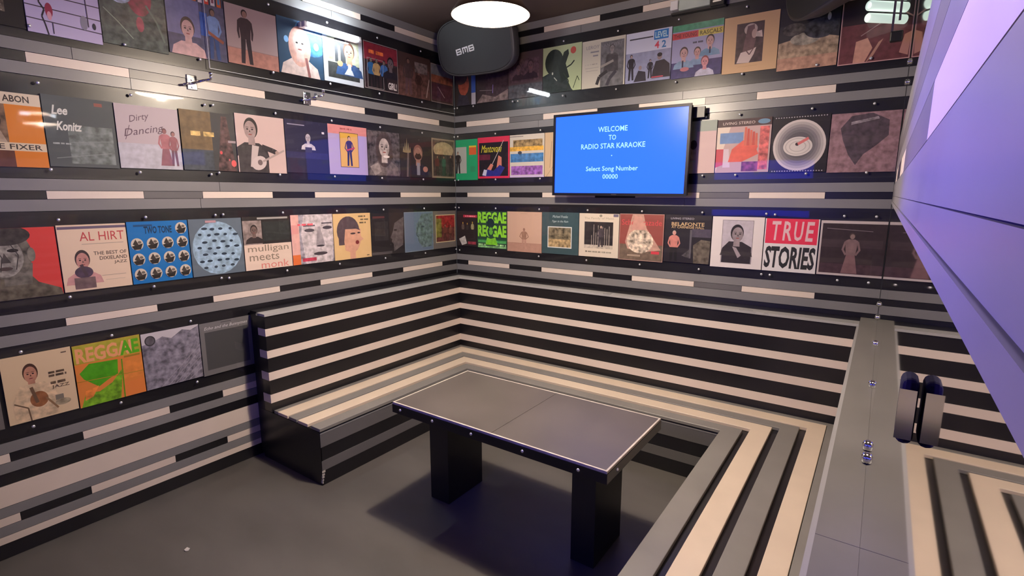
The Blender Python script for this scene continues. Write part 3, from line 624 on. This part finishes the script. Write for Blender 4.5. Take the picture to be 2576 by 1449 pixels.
sleeve('A', -.957, -.646, Z0, Z1, '3a3438', 'black and white sleeve filled by a smiling face, second row',
    Art().R(0, 0, 1, 1, '4a4448', .9).bust(.5, .02, .98, 'a89c9a', '453a3c', '6a6062', 1, .35).E(.56, .44, .1, .03, 'ded4d2').P([(.05, .2), (.3, .3), (.4, .1), (.2, 0)], '8f8482', .3).E(.1, .85, .1, .12, '584e52', .5))
a = Art().bust(.55, .06, .78, '9a7468', '7c5a50', '2c2834').E(.55, .50, .11, .07, '3a2a28', .2).L([(.2, .0), (.24, .6)], .05, '6a5e5c')
for k in range(5): a.P([(.08+.05*k, .62), (.12+.05*k, .62), (.10+.05*k, .92-.1*abs(k-2))], '9a8c6c')
a.E(.2, .6, .13, .03, '8c7c5c').E(.78, .2, .08, .07, 'a87870').R(.5, .05, .6, .35, '8a8894')
sleeve('A', -.643, -.298, Z0, Z1, '302a2a', 'dark sleeve with bearded bald person beside a gold ornament, second row', a)
sleeve('A', -.295, -.012, Z0, Z1, '8c7c6a', 'tan-framed sleeve with a group under an arch, second row, at the corner',
    Art().R(.04, .04, .96, .96, '5a4c44', .4).E(.5, .72, .44, .2, 'a89878', .2).R(.06, .06, .94, .6, '3a3430', .5).fig(.22, .06, .52, '8c6c5c', '2a2020', '5c2c2c', '3c2428').fig(.5, .06, .52, '8c6c5c', '2a2020', '385848', '2a4438').fig(.8, .06, .55, '8c6c5c', '2a2020', '2c2624', '241e20').W(.2, .9, .05, '5c5044', .25))
# ---- left wall, third row
Z0, Z1 = 1.172, 1.490; GRP = 'record sleeves in the third row, left wall'
sleeve('A', -3.05, -2.777, Z0+.0, Z1-.006, 'cf4340', 'red sleeve filled by a grey painted head, leftmost in its row',
    Art().P([(.0, 0), (1, 0), (.98, .1), (.7, .22), (.55, .42), (.2, .3), (.0, .1)], '5a5448', .5).P([(.28, .2), (.62, .2), (.66, .5), (.3, .5)], '68645c', .4).E(.36, .64, .31, .36, '5c5850', .7).E(.32, .60, .24, .28, '85817a', .7).E(.36, .90, .32, .14, '3a3632', .5).E(.66, .62, .05, .1, '7c786e', .3).E(.22, .68, .07, .025, '2c2826').E(.44, .69, .07, .025, '2c2826').P([(.28, .52), (.40, .52), (.33, .66)], '4a4642', .3).E(.32, .44, .09, .025, '4a3e3c').L([(.2, .8), (.3, .6), (.26, .4)], .012, '3a3634').L([(.4, .82), (.5, .62), (.45, .42)], .012, '3a3634'))
a = Art().R(.01, .935, 1, .975, '6a5c70').T('AL HIRT', .63, .82, .135, 'b8484a', .66).T('THE BEST OF', .72, .555, .055, '54473c', .5, bold=.01).T('DIXIELAND', .76, .475, .055, '54473c', .42, bold=.01).T('JAZZ', .86, .395, .055, '54473c', .2, bold=.01).R(.32, .70, .94, .708, 'a09080').R(.55, .2, .92, .207, 'a09080').R(.6, .13, .9, .135, 'a89888').bust(.30, .10, .56, 'b8847c', '3c3030', 'c08f8c').E(.3, .28, .13, .09, '4a3c4c', .3).R(.15, .03, .45, .2, '6a5658', .25).L([(.27, .4), (.33, .22)], .05, '4a3c44')
sleeve('A', -2.773, -2.500, Z0+.004, Z1-.002, 'dcc4ac', 'cream sleeve with tall red capital letters and a person in pink, third row', a)
a = Art().T('TWO TONE', .49, .86, .12, '16324c', .46, bold=.03).R(.1, .92, .4, .95, '1f4a74')
for u, v in [(.88, .87)]+[(.13+.25*i, .64-.245*j) for j in range(3) for i in range(4)]: a.E(u, v, .098, .098, 'c8beae').P([(u-.09, v-.03), (u+.09, v+.01), (u+.05, v-.085), (u-.05, v-.088)], '26221f').P([(u-.07, v+.0), (u-.02, v+.08), (u+.03, v-.02), (u-.02, v-.03)], '3a332e').E(u+.04, v+.03, .03, .022, '6a6258')
sleeve('A', -2.497, -2.213, Z0+.004, Z1+.002, '1a6db0', 'bright blue sleeve dotted with thirteen round badges, third row', a)
a = Art().E(.5, .48, .47, .47, '8ea9be', .35)
random.seed(3)
for j in range(7):
    for i in range(4+(j % 2)): a.E(.17+.17*i+(.0 if j % 2 else .085)+random.uniform(-.02, .02), .14+.115*j+random.uniform(-.015, .015), .045*random.uniform(.7, 1.2), .022, '2c3a48')
a.R(.3, .93, .5, .97, 'b08c94')
sleeve('A', -2.210, -1.918, Z0+.004, Z1+.004, '5f6c78', 'blue-grey sleeve with a big mottled round pattern of dark spots, third row', a)
sleeve('A', -1.915, -1.607, Z0+.004, Z1+.006, '2c2826', 'half black, half cream sleeve with three lines of lower-case lettering, third row',
    Art().R(0, .0, 1, .48, 'd9c3b4').R(0, .48, .38, .93, '8a7c78', .4).bust(.22, .50, .38, '6a5852', '2a2220', '342c2c').R(.40, .54, .97, .90, '2f3230', .15).R(.3, .95, .95, .985, 'a09c98').T('mulligan', .5, .385, .16, '8a7c6c', .86).T('meets', .40, .23, .12, '8a7c6c', .62).T('monk', .62, .085, .14, 'd08078', .60))
sleeve('A', -1.604, -1.289, Z0+.004, Z1+.008, 'cfc2c4', 'sleeve with a large black and white face and orange blocks on its edge, third row',
    Art().R(0, 0, .18, 1, 'd8a8a0', .1).R(0, .0, .18, .2, 'd8703c').R(0, .62, .16, .8, 'd49490').R(.18, 0, 1, 1, '8f8a94', .55).P([(.3, 0), (.95, 0), (1, .4), (1, 1), (.3, 1), (.22, .6)], 'bdb4b8', .35).E(.42, .68, .12, .035, '4c464e').E(.86, .72, .12, .035, '4c464e').R(.28, .76, .56, .79, '5a545c', .3).R(.72, .80, .98, .83, '5a545c', .3).P([(.56, .36), (.78, .36), (.68, .75), (.62, .75)], '9a9298', .2).E(.67, .35, .1, .02, '3c363c').E(.66, .19, .17, .035, '443c42').W(.33, .8, .06, 'd85c68', .36).R(.22, .05, .55, .12, 'b83c54', .3))
sleeve('A', -1.286, -.962, Z0+.002, Z1+.006, 'd9b783', 'yellow sleeve with a singing face under a dark bobbed fringe, third row',
    Art().E(.38, .62, .30, .32, '54464c', .2).R(.12, .32, .3, .66, '54464c', .2).P([(.28, .2), (.5, .12), (.62, .2), (.7, .35), (.72, .66), (.3, .66), (.26, .4)], 'cf9c84', .08).P([(.7, .5), (.79, .42), (.7, .38)], 'cf9c84').P([(.18, .66), (.3, .9), (.55, .88), (.7, .62), (.48, .70), (.3, .66)], '54464c', .2).E(.50, .56, .07, .02, '3c2c30').E(.66, .57, .04, .018, '3c2c30').E(.61, .36, .05, .045, '7c3434').R(.4, .0, .55, .2, 'cf9c84', .05).W(.76, .93, .05, '6a5a44', .2).W(.84, .86, .05, '6a5a44', .24).W(.78, .79, .05, '6a5a44', .18).R(.86, .04, .93, .06, '6a5a44'))
sleeve('A', -.959, -.630, Z0+.002, Z1, '262224', 'black sleeve with a shadowed face in profile at its right edge, third row',
    Art().R(.1, .35, .5, .8, '302c2e', .2).R(.05, .88, .4, .93, '5a3434').P([(.66, .06), (.95, .2), (1, .9), (.7, .75), (.64, .55), (.56, .4), (.62, .36), (.6, .3), (.66, .24)], '565052', .35).E(.72, .58, .05, .02, '1c181a').R(0, .02, .6, .08, '4a4648'))
sleeve('A', -.627, -.302, Z0, Z1, '62738a', 'slate blue sleeve with a faint sketched head, third row',
    Art().P([(.5, .2), (.62, .08), (.95, .1), (1, .95), (.6, .95), (.42, .7), (.38, .45)], '5a6c70', .5).L([(.5, .75), (.44, .55), (.4, .42), (.48, .36), (.47, .25)], .02, '3c4a52').E(.62, .62, .06, .02, '38464e').frame(0, 0, 1, 1, .01, '8a98a4'))
sleeve('A', -.299, -.012, Z0, Z1, '6c6664', 'grey sleeve with gold-framed red crowd picture, third row, at the corner',
    Art().R(.1, .16, .96, .9, 'cfbf98').R(.12, .18, .94, .88, '5c3230', .5).R(.12, .55, .94, .88, '8c2c2c', .5).R(.12, .3, .35, .8, '6c6834', .6).fig(.5, .2, .45, '9a7060', '2a1a18', '6a3c34', '4a2c28').fig(.74, .2, .42, '9a7060', '2a1a18', '7c4c40', '54342c'))
# ---- left wall, lowest row
Z0, Z1 = .605, .912; GRP = 'record sleeves in the lowest row, left wall'
sleeve('A', -3.335, -3.050, Z0, Z1, '6c6866', 'grey sleeve cut off at the frame edge, lowest row', Art().R(.2, .2, .8, .8, '3a3634', .2))
a = Art().bust(.38, .34, .56, 'b8846c', '4a3226', 'cdb496').P([(.1, .02), (.7, .02), (.72, .45), (.55, .55), (.2, .55), (.08, .3)], 'cbb292', .3).E(.45, .3, .13, .12, '8a5a3a', .3).L([(.36, .5), (.42, .25)], .05, '6c5440').L([(.1, .3), (.28, .2), (.3, .0)], .02, '6a5440').L([(.55, .3), (.7, .1)], .03, '8a6a4c').R(.68, .22, .8, .3, '7c7468').E(.78, .18, .12, .05, '9a8c74', .4).W(.76, .66, .05, '5c4c3c', .26).W(.76, .61, .05, '5c4c3c', .26).W(.76, .50, .06, '5c4c3c', .24).T('JAZZ', .78, .43, .06, '5c4c3c', .26).R(.85, .93, .93, .945, '6a5a4a')
sleeve('A', -3.035, -2.785, Z0+.006, Z1+.008, 'd8bf9c', 'cream sleeve with drawn seated musician in white, leftmost full sleeve, lowest row', a)
a = Art().R(.0, .70, 1, 1, 'a8a038', .15).T('REGGAE', .48, .83, .24, 'e6a070', .9, bold=.035).T('AE', .82, .83, .24, '58a820', .3, bold=.035).P([(.05, .55), (.2, .68), (.62, .66), (.6, .42), (.48, .38), (.3, .28), (.1, .45)], '4c9c1c', .15).P([(.02, 0), (.6, 0), (.68, .5), (.5, .3), (.3, .2), (.1, .22)], '6c9c24', .5).P([(.1, .25), (.3, .3), (.2, .14), (.08, .1)], 'd8803c', .3).R(.66, .0, 1, .25, 'dc8040').R(.66, .3, 1, .6, 'd9853f', .1).L([(.0, .42), (1, .38)], .01, 'a8842c').L([(.66, 0), (.68, .65)], .02, '5c9420').R(.72, .66, .97, .69, '9c7c2c')
sleeve('A', -2.781, -2.500, Z0+.002, Z1+.004, 'd8823e', 'orange and green sleeve with big rough capitals, lowest row', a)
a = Art().P([(0, .98), (0, .8), (.2, .84), (.35, .9), (.5, .84), (.7, .96), (.85, .92), (1, .98), (1, 1), (0, 1)], 'c0bac0').E(.14, .86, .09, .09, '3a383c').E(.14, .86, .07, .07, '5c585e', .3)
for k in range(6): a.L([(.25+.12*k, .0), (1, .62-.11*k)], .006, 'aaa2ac').L([(.45+.1*k, .0), (.85+.06*k, .65)], .005, 'a098a2')
sleeve('A', -2.497, -2.213, Z0+.002, Z1+.0, '787480', 'grey sleeve with mesh-like texture and dark round seal, lowest row', a, .6)
sleeve('A', -2.210, -1.912, Z0-.005, Z1-.004, '6f6d6e', 'plain grey sleeve with darker square and thin script title, lowest row, beside the bench',
    Art().R(.08, .1, .92, .82, '474749').T('Echo and the Bunnymen', .5, .885, .075, 'c8c6c8', .84, shear=.35).R(.4, .96, .6, .975, '4a484a'))
# ---- back wall, top row
Z0, Z1 = 2.372, 2.690; GRP = 'record sleeves in the top row, back wall'
sleeve('B', .012, .246, Z0-.008, Z1-.02, '36302f', 'dark sleeve with red-faced figure and blue-white strip under the loudspeaker, top row',
    Art().E(.42, .55, .25, .3, 'a0503c', .3).E(.3, .75, .3, .2, '4a3832', .3).P([(.1, 0), (.7, 0), (.6, .25), (.2, .3)], '35323c', .2).R(.78, .0, .97, .3, 'b8b4bc').R(.78, .3, .97, .75, '3c5ca8'))
sleeve('B', .248, .568, Z0-.004, Z1, '3c3134', 'dim plum-brown sleeve with a pale lower corner, top row, under the loudspeaker',
    Art().R(.3, .1, 1, .75, '43343a', .3).P([(0, 0), (1, 0), (1, .25), (.6, .1), (.2, .2)], '7a6a68', .5).L([(.1, .3), (.5, .27)], .012, '8c8080').L([(.52, .2), (.53, .4)], .02, '8c7cc0'))
sleeve('B', .570, .886, Z0-.004, Z1+.01, '56464a', 'murky purple-brown sleeve with faint faces, top row, beside the green one',
    Art().R(.04, .35, .9, .85, '5a464e', .5).bust(.3, .4, .4, '6c545a', '44343a', '40323a').bust(.66, .4, .45, '6c545a', '44343a', '3a2e38').R(0, 0, 1, .3, '4a4a50', .5))
a = Art().E(.30, .66, .24, .28, '2c3630', .15).P([(.0, .38), (.2, .45), (.45, .5), (.62, .3), (.75, .05), (.8, 0), (0, 0)], '303a38', .2).P([(.42, .5), (.55, .85), (.66, .9), (.68, .8), (.6, .6), (.7, .3), (.5, .2)], '26302a').L([(.6, .5), (.74, .56), (.82, .64)], .03, '26302a').L([(.55, .4), (.68, .22), (.66, .08)], .02, '33402c').L([(.8, .05), (.9, .3), (.95, .2)], .015, '33402c').E(.79, .86, .07, .075, 'c05a50').L([(.3, .33), (.38, .25)], .02, 'b8c0b4').E(.26, .42, .02, .03, 'c4ccb8')
sleeve('B', .888, 1.214, Z0+.004, Z1+.008, 'b4c498', 'pale green sleeve with black ink figures and a red sun, top row', a)
a = Art().R(.44, 0, .97, .93, '6c6c6e', .3).bust(.70, .58, .3, '8f8a88', '4a4644', '5a5858').P([(.5, .3), (.85, .3), (.84, .62), (.6, .66)], '4c4a4c', .2).L([(.6, .32), (.42, .22), (.36, .06)], .07, '3a383a').L([(.8, .3), (.66, .16), (.6, .02)], .07, '45434a').L([(.45, .42), (.74, .52)], .05, '9a948e').T('LEROY VAN DYKE', .52, .855, .07, '8c8c90', .84).R(.2, .74, .4, .77, '8c8c90').R(.26, .66, .38, .69, '8c8c90').W(.22, .5, .035, 'a8a49a', .3).R(.08, .42, .4, .43, 'a8a49a').R(.1, .36, .38, .37, 'a8a49a')
sleeve('B', 1.217, 1.546, Z0+.002, Z1+.002, 'c8c4b4', 'cream and grey sleeve with a guitar player seated on its right half, top row', a)
a = Art().R(0, .0, 1, .60, '9498b4', .1).R(.62, .80, .93, .98, '2c78c0').T('LEVEL', .78, .89, .12, 'b8dcec', .27, bold=.03).T('4', .69, .70, .14, 'd0485c', bold=.03).T('2', .84, .70, .14, '3c78b0', bold=.03).R(.08, .86, .6, .885, '3c3e48').fig(.13, .06, .52, 'a08c8c', '2a262c', '2c2830', '2a262e').fig(.56, .06, .38, 'a08c8c', '2a262c', '2c2830', '2a262e').P([(.6, .05), (1, .05), (.98, .3), (.86, .4), (.68, .38), (.62, .2)], '322c34', .1).E(.76, .46, .05, .06, '8f7c7c').E(.76, .50, .055, .04, '2a2428').P([(.2, .02), (.48, .02), (.46, .2), (.3, .24)], '302c36', .1).E(.34, .29, .035, .045, '9a8888').R(.6, .06, .85, .085, 'b84c5c')
sleeve('B', 1.549, 1.862, Z0+.0, Z1, 'ccd0e2', 'pale blue-white sleeve with blue box, red numeral and four dark-suited people, top row', a)
a = Art().R(0, .88, 1, 1, '4c9474', .2).R(0, .74, .52, .86, 'c8464e').R(.52, .74, 1, .86, 'c8b858').T('THE YOUNG', .26, .80, .075, '6a2430', .46, bold=.02).T('RASCALS', .76, .80, .075, '5a5028', .42, bold=.02).W(.52, .64, .05, '4a4c60', .2).R(0, .0, 1, .3, '46406c', .2)
a.bust(.25, .18, .44, 'b89494', '3a2c30', '7c94b0').bust(.52, .22, .36, 'b08888', '302428', '7890b0').bust(.76, .36, .42, 'b89494', '2c2428', '6a8cac').R(.22, .2, .25, .33, '2c2c48').R(.75, .4, .78, .52, '2c2c48').bust(.68, .0, .40, 'c88c94', '7c3c44', 'b8b4c8').E(.28, .16, .09, .04, 'b8747c')
sleeve('B', 1.865, 2.180, Z0-.006, Z1-.004, '9c9cc0', 'sleeve with green, red and yellow title bands over four seated musicians, top row', a)
a = Art().R(.24, .16, .74, .86, '4a3c3e', .35).E(.5, .74, .12, .1, 'bdaaa4').P([(.36, .3), (.44, .8), (.56, .82), (.60, .55), (.55, .3)], '6a5254', .2).P([(.27, .17), (.34, .35), (.52, .38), (.62, .42), (.58, .3), (.5, .16)], 'd0bdb6').E(.57, .66, .05, .08, 'b89c94').P([(.6, .6), (.72, .58), (.7, .7), (.6, .68)], 'c4b2ac', .3).L([(.42, .4), (.5, .3), (.58, .42)], .02, '6a5254').R(.3, .1, .66, .107, 'c09c74')
sleeve('B', 2.183, 2.489, Z0-.016, Z1-.012, 'd0ac84', 'cream sleeve with brown photograph of a long-haired seated woman, top row', a)
a = Art().R(0, .72, 1, 1, '2c2a2e').P([(0, 0), (1, 0), (1, .45), (.8, .5), (.5, .4), (.3, .5), (0, .45)], 'a08a74', .5).R(0, .0, 1, .2, 'b48c78', .25).E(.45, .48, .25, .1, '9c9486', .5).E(.7, .62, .28, .16, '3a3a3e', .8).E(.25, .65, .2, .1, '4c4844', .8).E(.82, .78, .03, .06, 'b0b0b4')
sleeve('B', 2.491, 2.792, Z0-.036, Z1-.02, '3a383a', 'sleeve with rocks and pale surf under a dark sky, top row', a)
a = Art().R(0, .0, 1, .6, '6a3c40', .2).P([(.22, 0), (.38, 0), (.48, .22), (.4, .38), (.24, .34)], 'c89484', .1).P([(.40, .0), (.5, .1), (.62, .34), (.56, .3)], 'b88878').P([(.85, .1), (.97, .05), (.99, .4), (.9, .36)], 'c08a80').L([(.3, .42), (.6, .6)], .012, 'a08080').L([(.86, .7), (1, .6)], .02, 'a87c78').frame(0, 0, 1, 1, .016, 'c89a98')
sleeve('B', 2.796, 3.118, Z0-.045, Z1-.03, '35252a', 'dark crimson sleeve with pale limbs, top row, against the right wall', a)
# ---- back wall, second row
Z0, Z1 = 1.765, 2.092; GRP = 'record sleeves in the second row, back wall'
sleeve('B', .012, .252, Z0-.015, Z1-.005, '1f9a66', 'bright green sleeve with small orange square and suited figure, second row, at the corner',
    Art().R(0, .17, .5, .82, 'a4a8a0').fig(.1, .17, .55, 'a07c6c', '2a2020', '2c2624', '241e20', 1.5).R(.62, .62, .95, .8, 'c85c30').R(.62, .80, .95, .84, 'd8b838').R(.68, .2, .9, .34, '2c8c60'))
sleeve('B', .255, .581, Z0-.004, Z1, 'cf2f50', 'black sleeve with red border, yellow script and conducting hands, second row',
    Art().R(.04, .05, .96, .87, '1c1620').T('Mantovani', .44, .72, .18, 'd8cc3c', .66, shear=.35).L([(.44, .3), (.82, .9)], .014, 'c8bcb8').P([(.24, .16), (.42, .36), (.5, .32), (.38, .12)], 'c87c6c').P([(.6, .25), (.66, .55), (.76, .5), (.76, .26)], 'c87c6c').R(.04, .45, .4, .58, '5c1c34', .2).P([(.15, .05), (.7, .05), (.86, .25), (.7, .32), (.5, .18), (.3, .22), (.2, .18)], '2a2c80', .15).P([(.14, .08), (.26, .06), (.3, .2), (.2, .22)], 'c0c0d8'))
sleeve('B', .584, .909, Z0-.002, Z1, 'cbc4b8', 'white sleeve with stacked orange, blue and purple picture bands, second row',
    Art().R(.1, .68, .95, .88, '8a7450', .8).R(0, .62, .98, .72, 'd8a848', .3).R(.02, .36, .98, .56, '4478ac', .35).E(.3, .58, .06, .04, '3a4450').R(.04, .06, .96, .27, '8858a0', .6).R(0, .0, 1, .05, 'c4b4d4').R(0, .95, .4, .97, '8c8480'))
sleeve('B', .912, 1.225, Z0, Z1, 'c8ae8c', 'tan sleeve half hidden behind the television, left side',
    Art().L([(.15, .2), (.2, .8)], .012, '8c7860').L([(.05, .0), (.3, .3)], .012, 'a08c6c').R(.5, .2, 1, .8, '3c3440', .2))
sleeve('B', 1.862, 2.180, Z0, Z1, '9aa49c', 'grey-green and pink sleeve beside the right edge of the television, second row',
    Art().R(.62, 0, 1, .8, 'cbb0b0').R(.30, .25, .62, .62, '9c8c88', .3).E(.56, .55, .07, .09, '3a3032').R(0, 0, .62, .22, 'b0a8a4').R(.4, .8, .46, .95, '4c5450'))
a = Art().R(0, .86, 1, 1, '4a3638').T('LIVING STEREO', .4, .925, .05, 'd8c8c0', .6).E(.86, .93, .11, .045, '6a8ca8').P([(0, .0), (0, .86), (.25, .86), (.15, .5)], 'd8c8bc').R(.06, .55, .5, .75, '6a86b4', .1).P([(.0, .45), (.14, .45), (.14, .15), (.0, .1)], 'c04c58').P([(.14, .1), (.28, .1), (.24, .45), (.14, .45)], 'cbb8c4').P([(.24, .2), (.5, .2), (.8, .34), (.76, .42), (.78, .48), (.72, .55), (.62, .55), (.5, .6), (.3, .44)], 'd05c50', .1)
for k in range(5): a.P([(.52+.05*k, .5), (.57+.05*k, .5), (.56+.05*k, .84-.03*k), (.52+.05*k, .84-.03*k)], 'b84c44' if k % 2 else 'c86454')
a.R(.80, .05, .97, .84, 'b85c5c', .6).R(.5, .02, .8, .2, '74385c', .6)
sleeve('B', 2.183, 2.494, Z0, Z1-.006, 'b89c9c', 'red and blue sleeve with large hands on brass keys, second row', a)
a = Art().E(.5, .48, .46, .45, 'c6bcbc', 0, 40)
for k, c in enumerate(['aaa2a4', '8f888c', '79737a', '6a656c', '5a565c']): a.E(.5, .48+.0*k, .42-.045*k, .41-.045*k, c, 0, 40)
a.E(.48, .46, .255, .17, 'c9c1c0', 0, 40).E(.48, .46, .22, .145, 'b0a8a8', 0, 40).E(.48, .46, .20, .13, 'cac2c0', 0, 40).E(.48, .46, .15, .095, 'b0a8a8', 0, 40).E(.48, .46, .13, .08, 'cac2c0', 0, 40).E(.47, .5, .035, .03, '3a2c30').L([(.48, .5), (.66, .6)], .05, 'c86a6a')
for k in range(20): a.E(.06+.046*k, .975, .012, .010, 'a8a0a8').E(.06+.046*k, .025, .012, .010, 'a8a0a8')
sleeve('B', 2.496, 2.795, Z0-.006, Z1-.012, '1c171d', 'black sleeve with glowing grey disc and white ringed centre, second row', a)
sleeve('B', 2.797, 3.118, Z0-.012, Z1-.02, '8a6c74', 'dusty rose sleeve with a big dark boulder shape, second row, by the right wall',
    Art().P([(.15, .75), (.2, .55), (.3, .3), (.42, .12), (.52, .3), (.7, .45), (.85, .6), (.84, .85), (.6, .98), (.3, .95)], '4a3f48', .35).P([(.3, .8), (.7, .88), (.68, .92), (.3, .85)], '8a8088', .6), .35)
# ---- back wall, third row
Z0, Z1 = 1.172, 1.490; GRP = 'record sleeves in the third row, back wall'
sleeve('B', .012, .240, Z0+.01, Z1-.006, '2a2426', 'black sleeve with yellow-lit group and red title, third row, at the corner',
    Art().R(.32, .83, 1, .9, 'b83048').W(.66, .865, .05, 'e08c94', .5).fig(.3, .3, .4, 'c8a048', '8c7430', '5a5048', '2a2624').fig(.52, .3, .38, 'c8a048', '8c7430', '3a3434', '2a2624').fig(.78, .3, .42, 'c8a048', '8c7430', 'a09870', '2a2624').P([(.1, .2), (.4, .3), (.5, .08), (.25, .02)], 'b8b4b0', .2).R(.55, .06, .95, .14, '8c3444', .3))
a = Art().T('REGGAE', .5, .83, .30, '8cd838', .97, bold=.05).T('REGGAE', .5, .47, .32, '8cd838', .97, bold=.05).R(0, .21, 1, .25, '28603c').R(.02, .15, .98, .22, '4c9c54', .3).W(.16, .10, .07, '9ccc90', .26).W(.8, .10, .07, '9ccc90', .34).R(.02, .02, .98, .07, '7cae74', .5).E(.46, .68, .13, .13, '1c2f34').E(.46, .45, .105, .15, '284640').E(.47, .47, .07, .10, '64b038').P([(.28, .1), (.7, .1), (.62, .3), (.46, .26), (.34, .3)], '78c430', .2).E(.42, .5, .02, .012, '1c2f34').E(.52, .5, .02, .012, '1c2f34')
sleeve('B', .242, .555, Z0+.004, Z1, '2a4638', 'lime green and black sleeve with doubled big capitals and a capped face, third row', a)
sleeve('B', .558, .893, Z0-.004, Z1+.002, 'c8a692', 'peach sleeve with a tiny person seen from behind, third row',
    Art().R(0, 0, 1, .22, 'b08878', .05).R(0, .215, 1, .225, 'a07868').fig(.5, .08, .52, '9a7464', '8c6858', '94705f', 'b48c7c', 1.15, False, .3).R(.4, .95, .6, .96, 'b09480'))
sleeve('B', .896, 1.221, Z0, Z1+.004, '3a5056', 'dark teal sleeve with white script and a small framed stone picture, third row',
    Art().T('Michael Franks', .5, .90, .06, 'b8c8cc', .42, shear=.3).T('Tiger in the Rain', .5, .78, .06, 'b8c8cc', .44, shear=.3).R(.16, .15, .82, .66, 'd8dcdc').R(.18, .17, .80, .64, '6e6450', .8).R(.18, .17, .80, .36, '9a8460', .7))
a = Art().T('The Family of Mann', .5, .885, .06, '9c9482', .74).E(.55, .95, .035, .03, '8c8678').R(.86, .93, .98, .99, '6a6478').R(.14, .20, .86, .81, '2e2a2c', .25)
for k in range(9): a.R(.32+.055*k, .24, .335+.055*k, .5+.25*abs(math.sin(k*1.7)), '9a9088', .3)
a.R(.14, .2, .86, .28, 'b0a69a', .3).fig(.56, .24, .5, 'b89c8c', '3a3030', '4a4248', '3a343a').W(.5, .12, .05, '8c8678', .66)
sleeve('B', 1.224, 1.546, Z0+.0, Z1+.002, 'd0c4b4', 'off-white sleeve with a dark woodland photo and thin grey lettering, third row', a)
a = Art().R(0, 0, 1, .35, '6c5c50', .2).P([(.3, 1), (.54, 1), (.62, .7), (.95, .25), (.6, .2), (.2, .25), (.14, .4)], 'b89082', .15).E(.48, .42, .3, .26, 'b8a898', .8).T('Scheherazade', .5, .82, .12, 'c84c50', .9).P([(.34, .95), (.52, .95), (.58, .66), (.28, .66)], 'c09084', .1).R(.74, .16, .92, .22, 'c8404c').R(.2, .09, .5, .13, 'a08c7c').frame(0, 0, 1, 1, .012, 'b08c84')
sleeve('B', 1.549, 1.875, Z0-.004, Z1+.006, '8c4a44', 'brick-red sleeve with a spotlit skirt of petals and red script, third row', a)
a = Art().T('LIVING STEREO', .38, .93, .04, 'b8b4c0', .5).T('BELAFONTE', .5, .815, .075, 'c8aa80', .70, bold=.015).T('AT CARNEGIE HALL', .5, .75, .05, 'c8aa80', .70, bold=.01).R(.6, .55, 1, .72, '4a4454', .2).fig(.22, .02, .66, 'c89088', 'b8a098', 'c07c74', '1c191d', 1.1).P([(.66, .0), (.98, .0), (1, .48), (.8, .5), (.64, .38)], '5c544c', .5).R(.56, .1, .6, .7, '5c5860').P([(.4, .15), (.58, .3), (.55, .1)], '4c484c', .5)
sleeve('B', 1.878, 2.188, Z0+.006, Z1+.004, '26222a', 'black sleeve with serif title and a singer in pink shirt, third row', a)
sleeve('B', 2.191, 2.500, Z0-.004, Z1+.002, 'd8d0d2', 'white sleeve with grey portrait of a person in black, third row',
    Art().R(.21, .1, .80, .93, 'b4acb8', .1).P([(.22, .1), (.79, .1), (.79, .42), (.6, .52), (.35, .52), (.22, .38)], '2f2a30', .15).bust(.5, .24, .66, '8a7e84', '241f24', '2f2a2f', 0, .2, .2).P([(.42, .42), (.5, .4), (.6, .25), (.54, .2)], '9c9098').frame(.205, .095, .805, .935, .006, '6a646a'))
sleeve('B', 2.503, 2.794, Z0-.004, Z1-.002, 'd6d2d6', 'red over white sleeve with huge slanted white and black capitals, third row',
    Art().R(.02, .53, .98, 1, 'd83452').T('T', .22, .77, .36, 'd8b4bc', .17, bold=.02, shear=.1).T('R', .43, .77, .36, 'd8b4bc', .17, bold=.02, shear=.1).T('U', .64, .77, .36, 'd8b4bc', .17, bold=.02, shear=.1).T('E', .84, .77, .36, 'd8b4bc', .15, bold=.02, shear=.1).T('STORIES', .5, .27, .42, '2a2a2c', .94, bold=.035, shear=.1))
a = Art().R(.03, .04, 1, .95, '33292c', .15).R(.03, .04, 1, .22, '45333a', .2).R(.03, .52, .96, .66, '3e3236', .1).fig(.5, .05, .74, '8a7470', '4a3c38', '7c6466', '7a5c60', 1.0, True).L([(.1, .86), (.8, .82)], .008, '8c8084')
sleeve('B', 2.799, 3.118, Z0-.002, Z1-.006, 'c0b4b6', 'pale-edged dark sleeve with a woman in long skirt, third row, by the mirror', a)
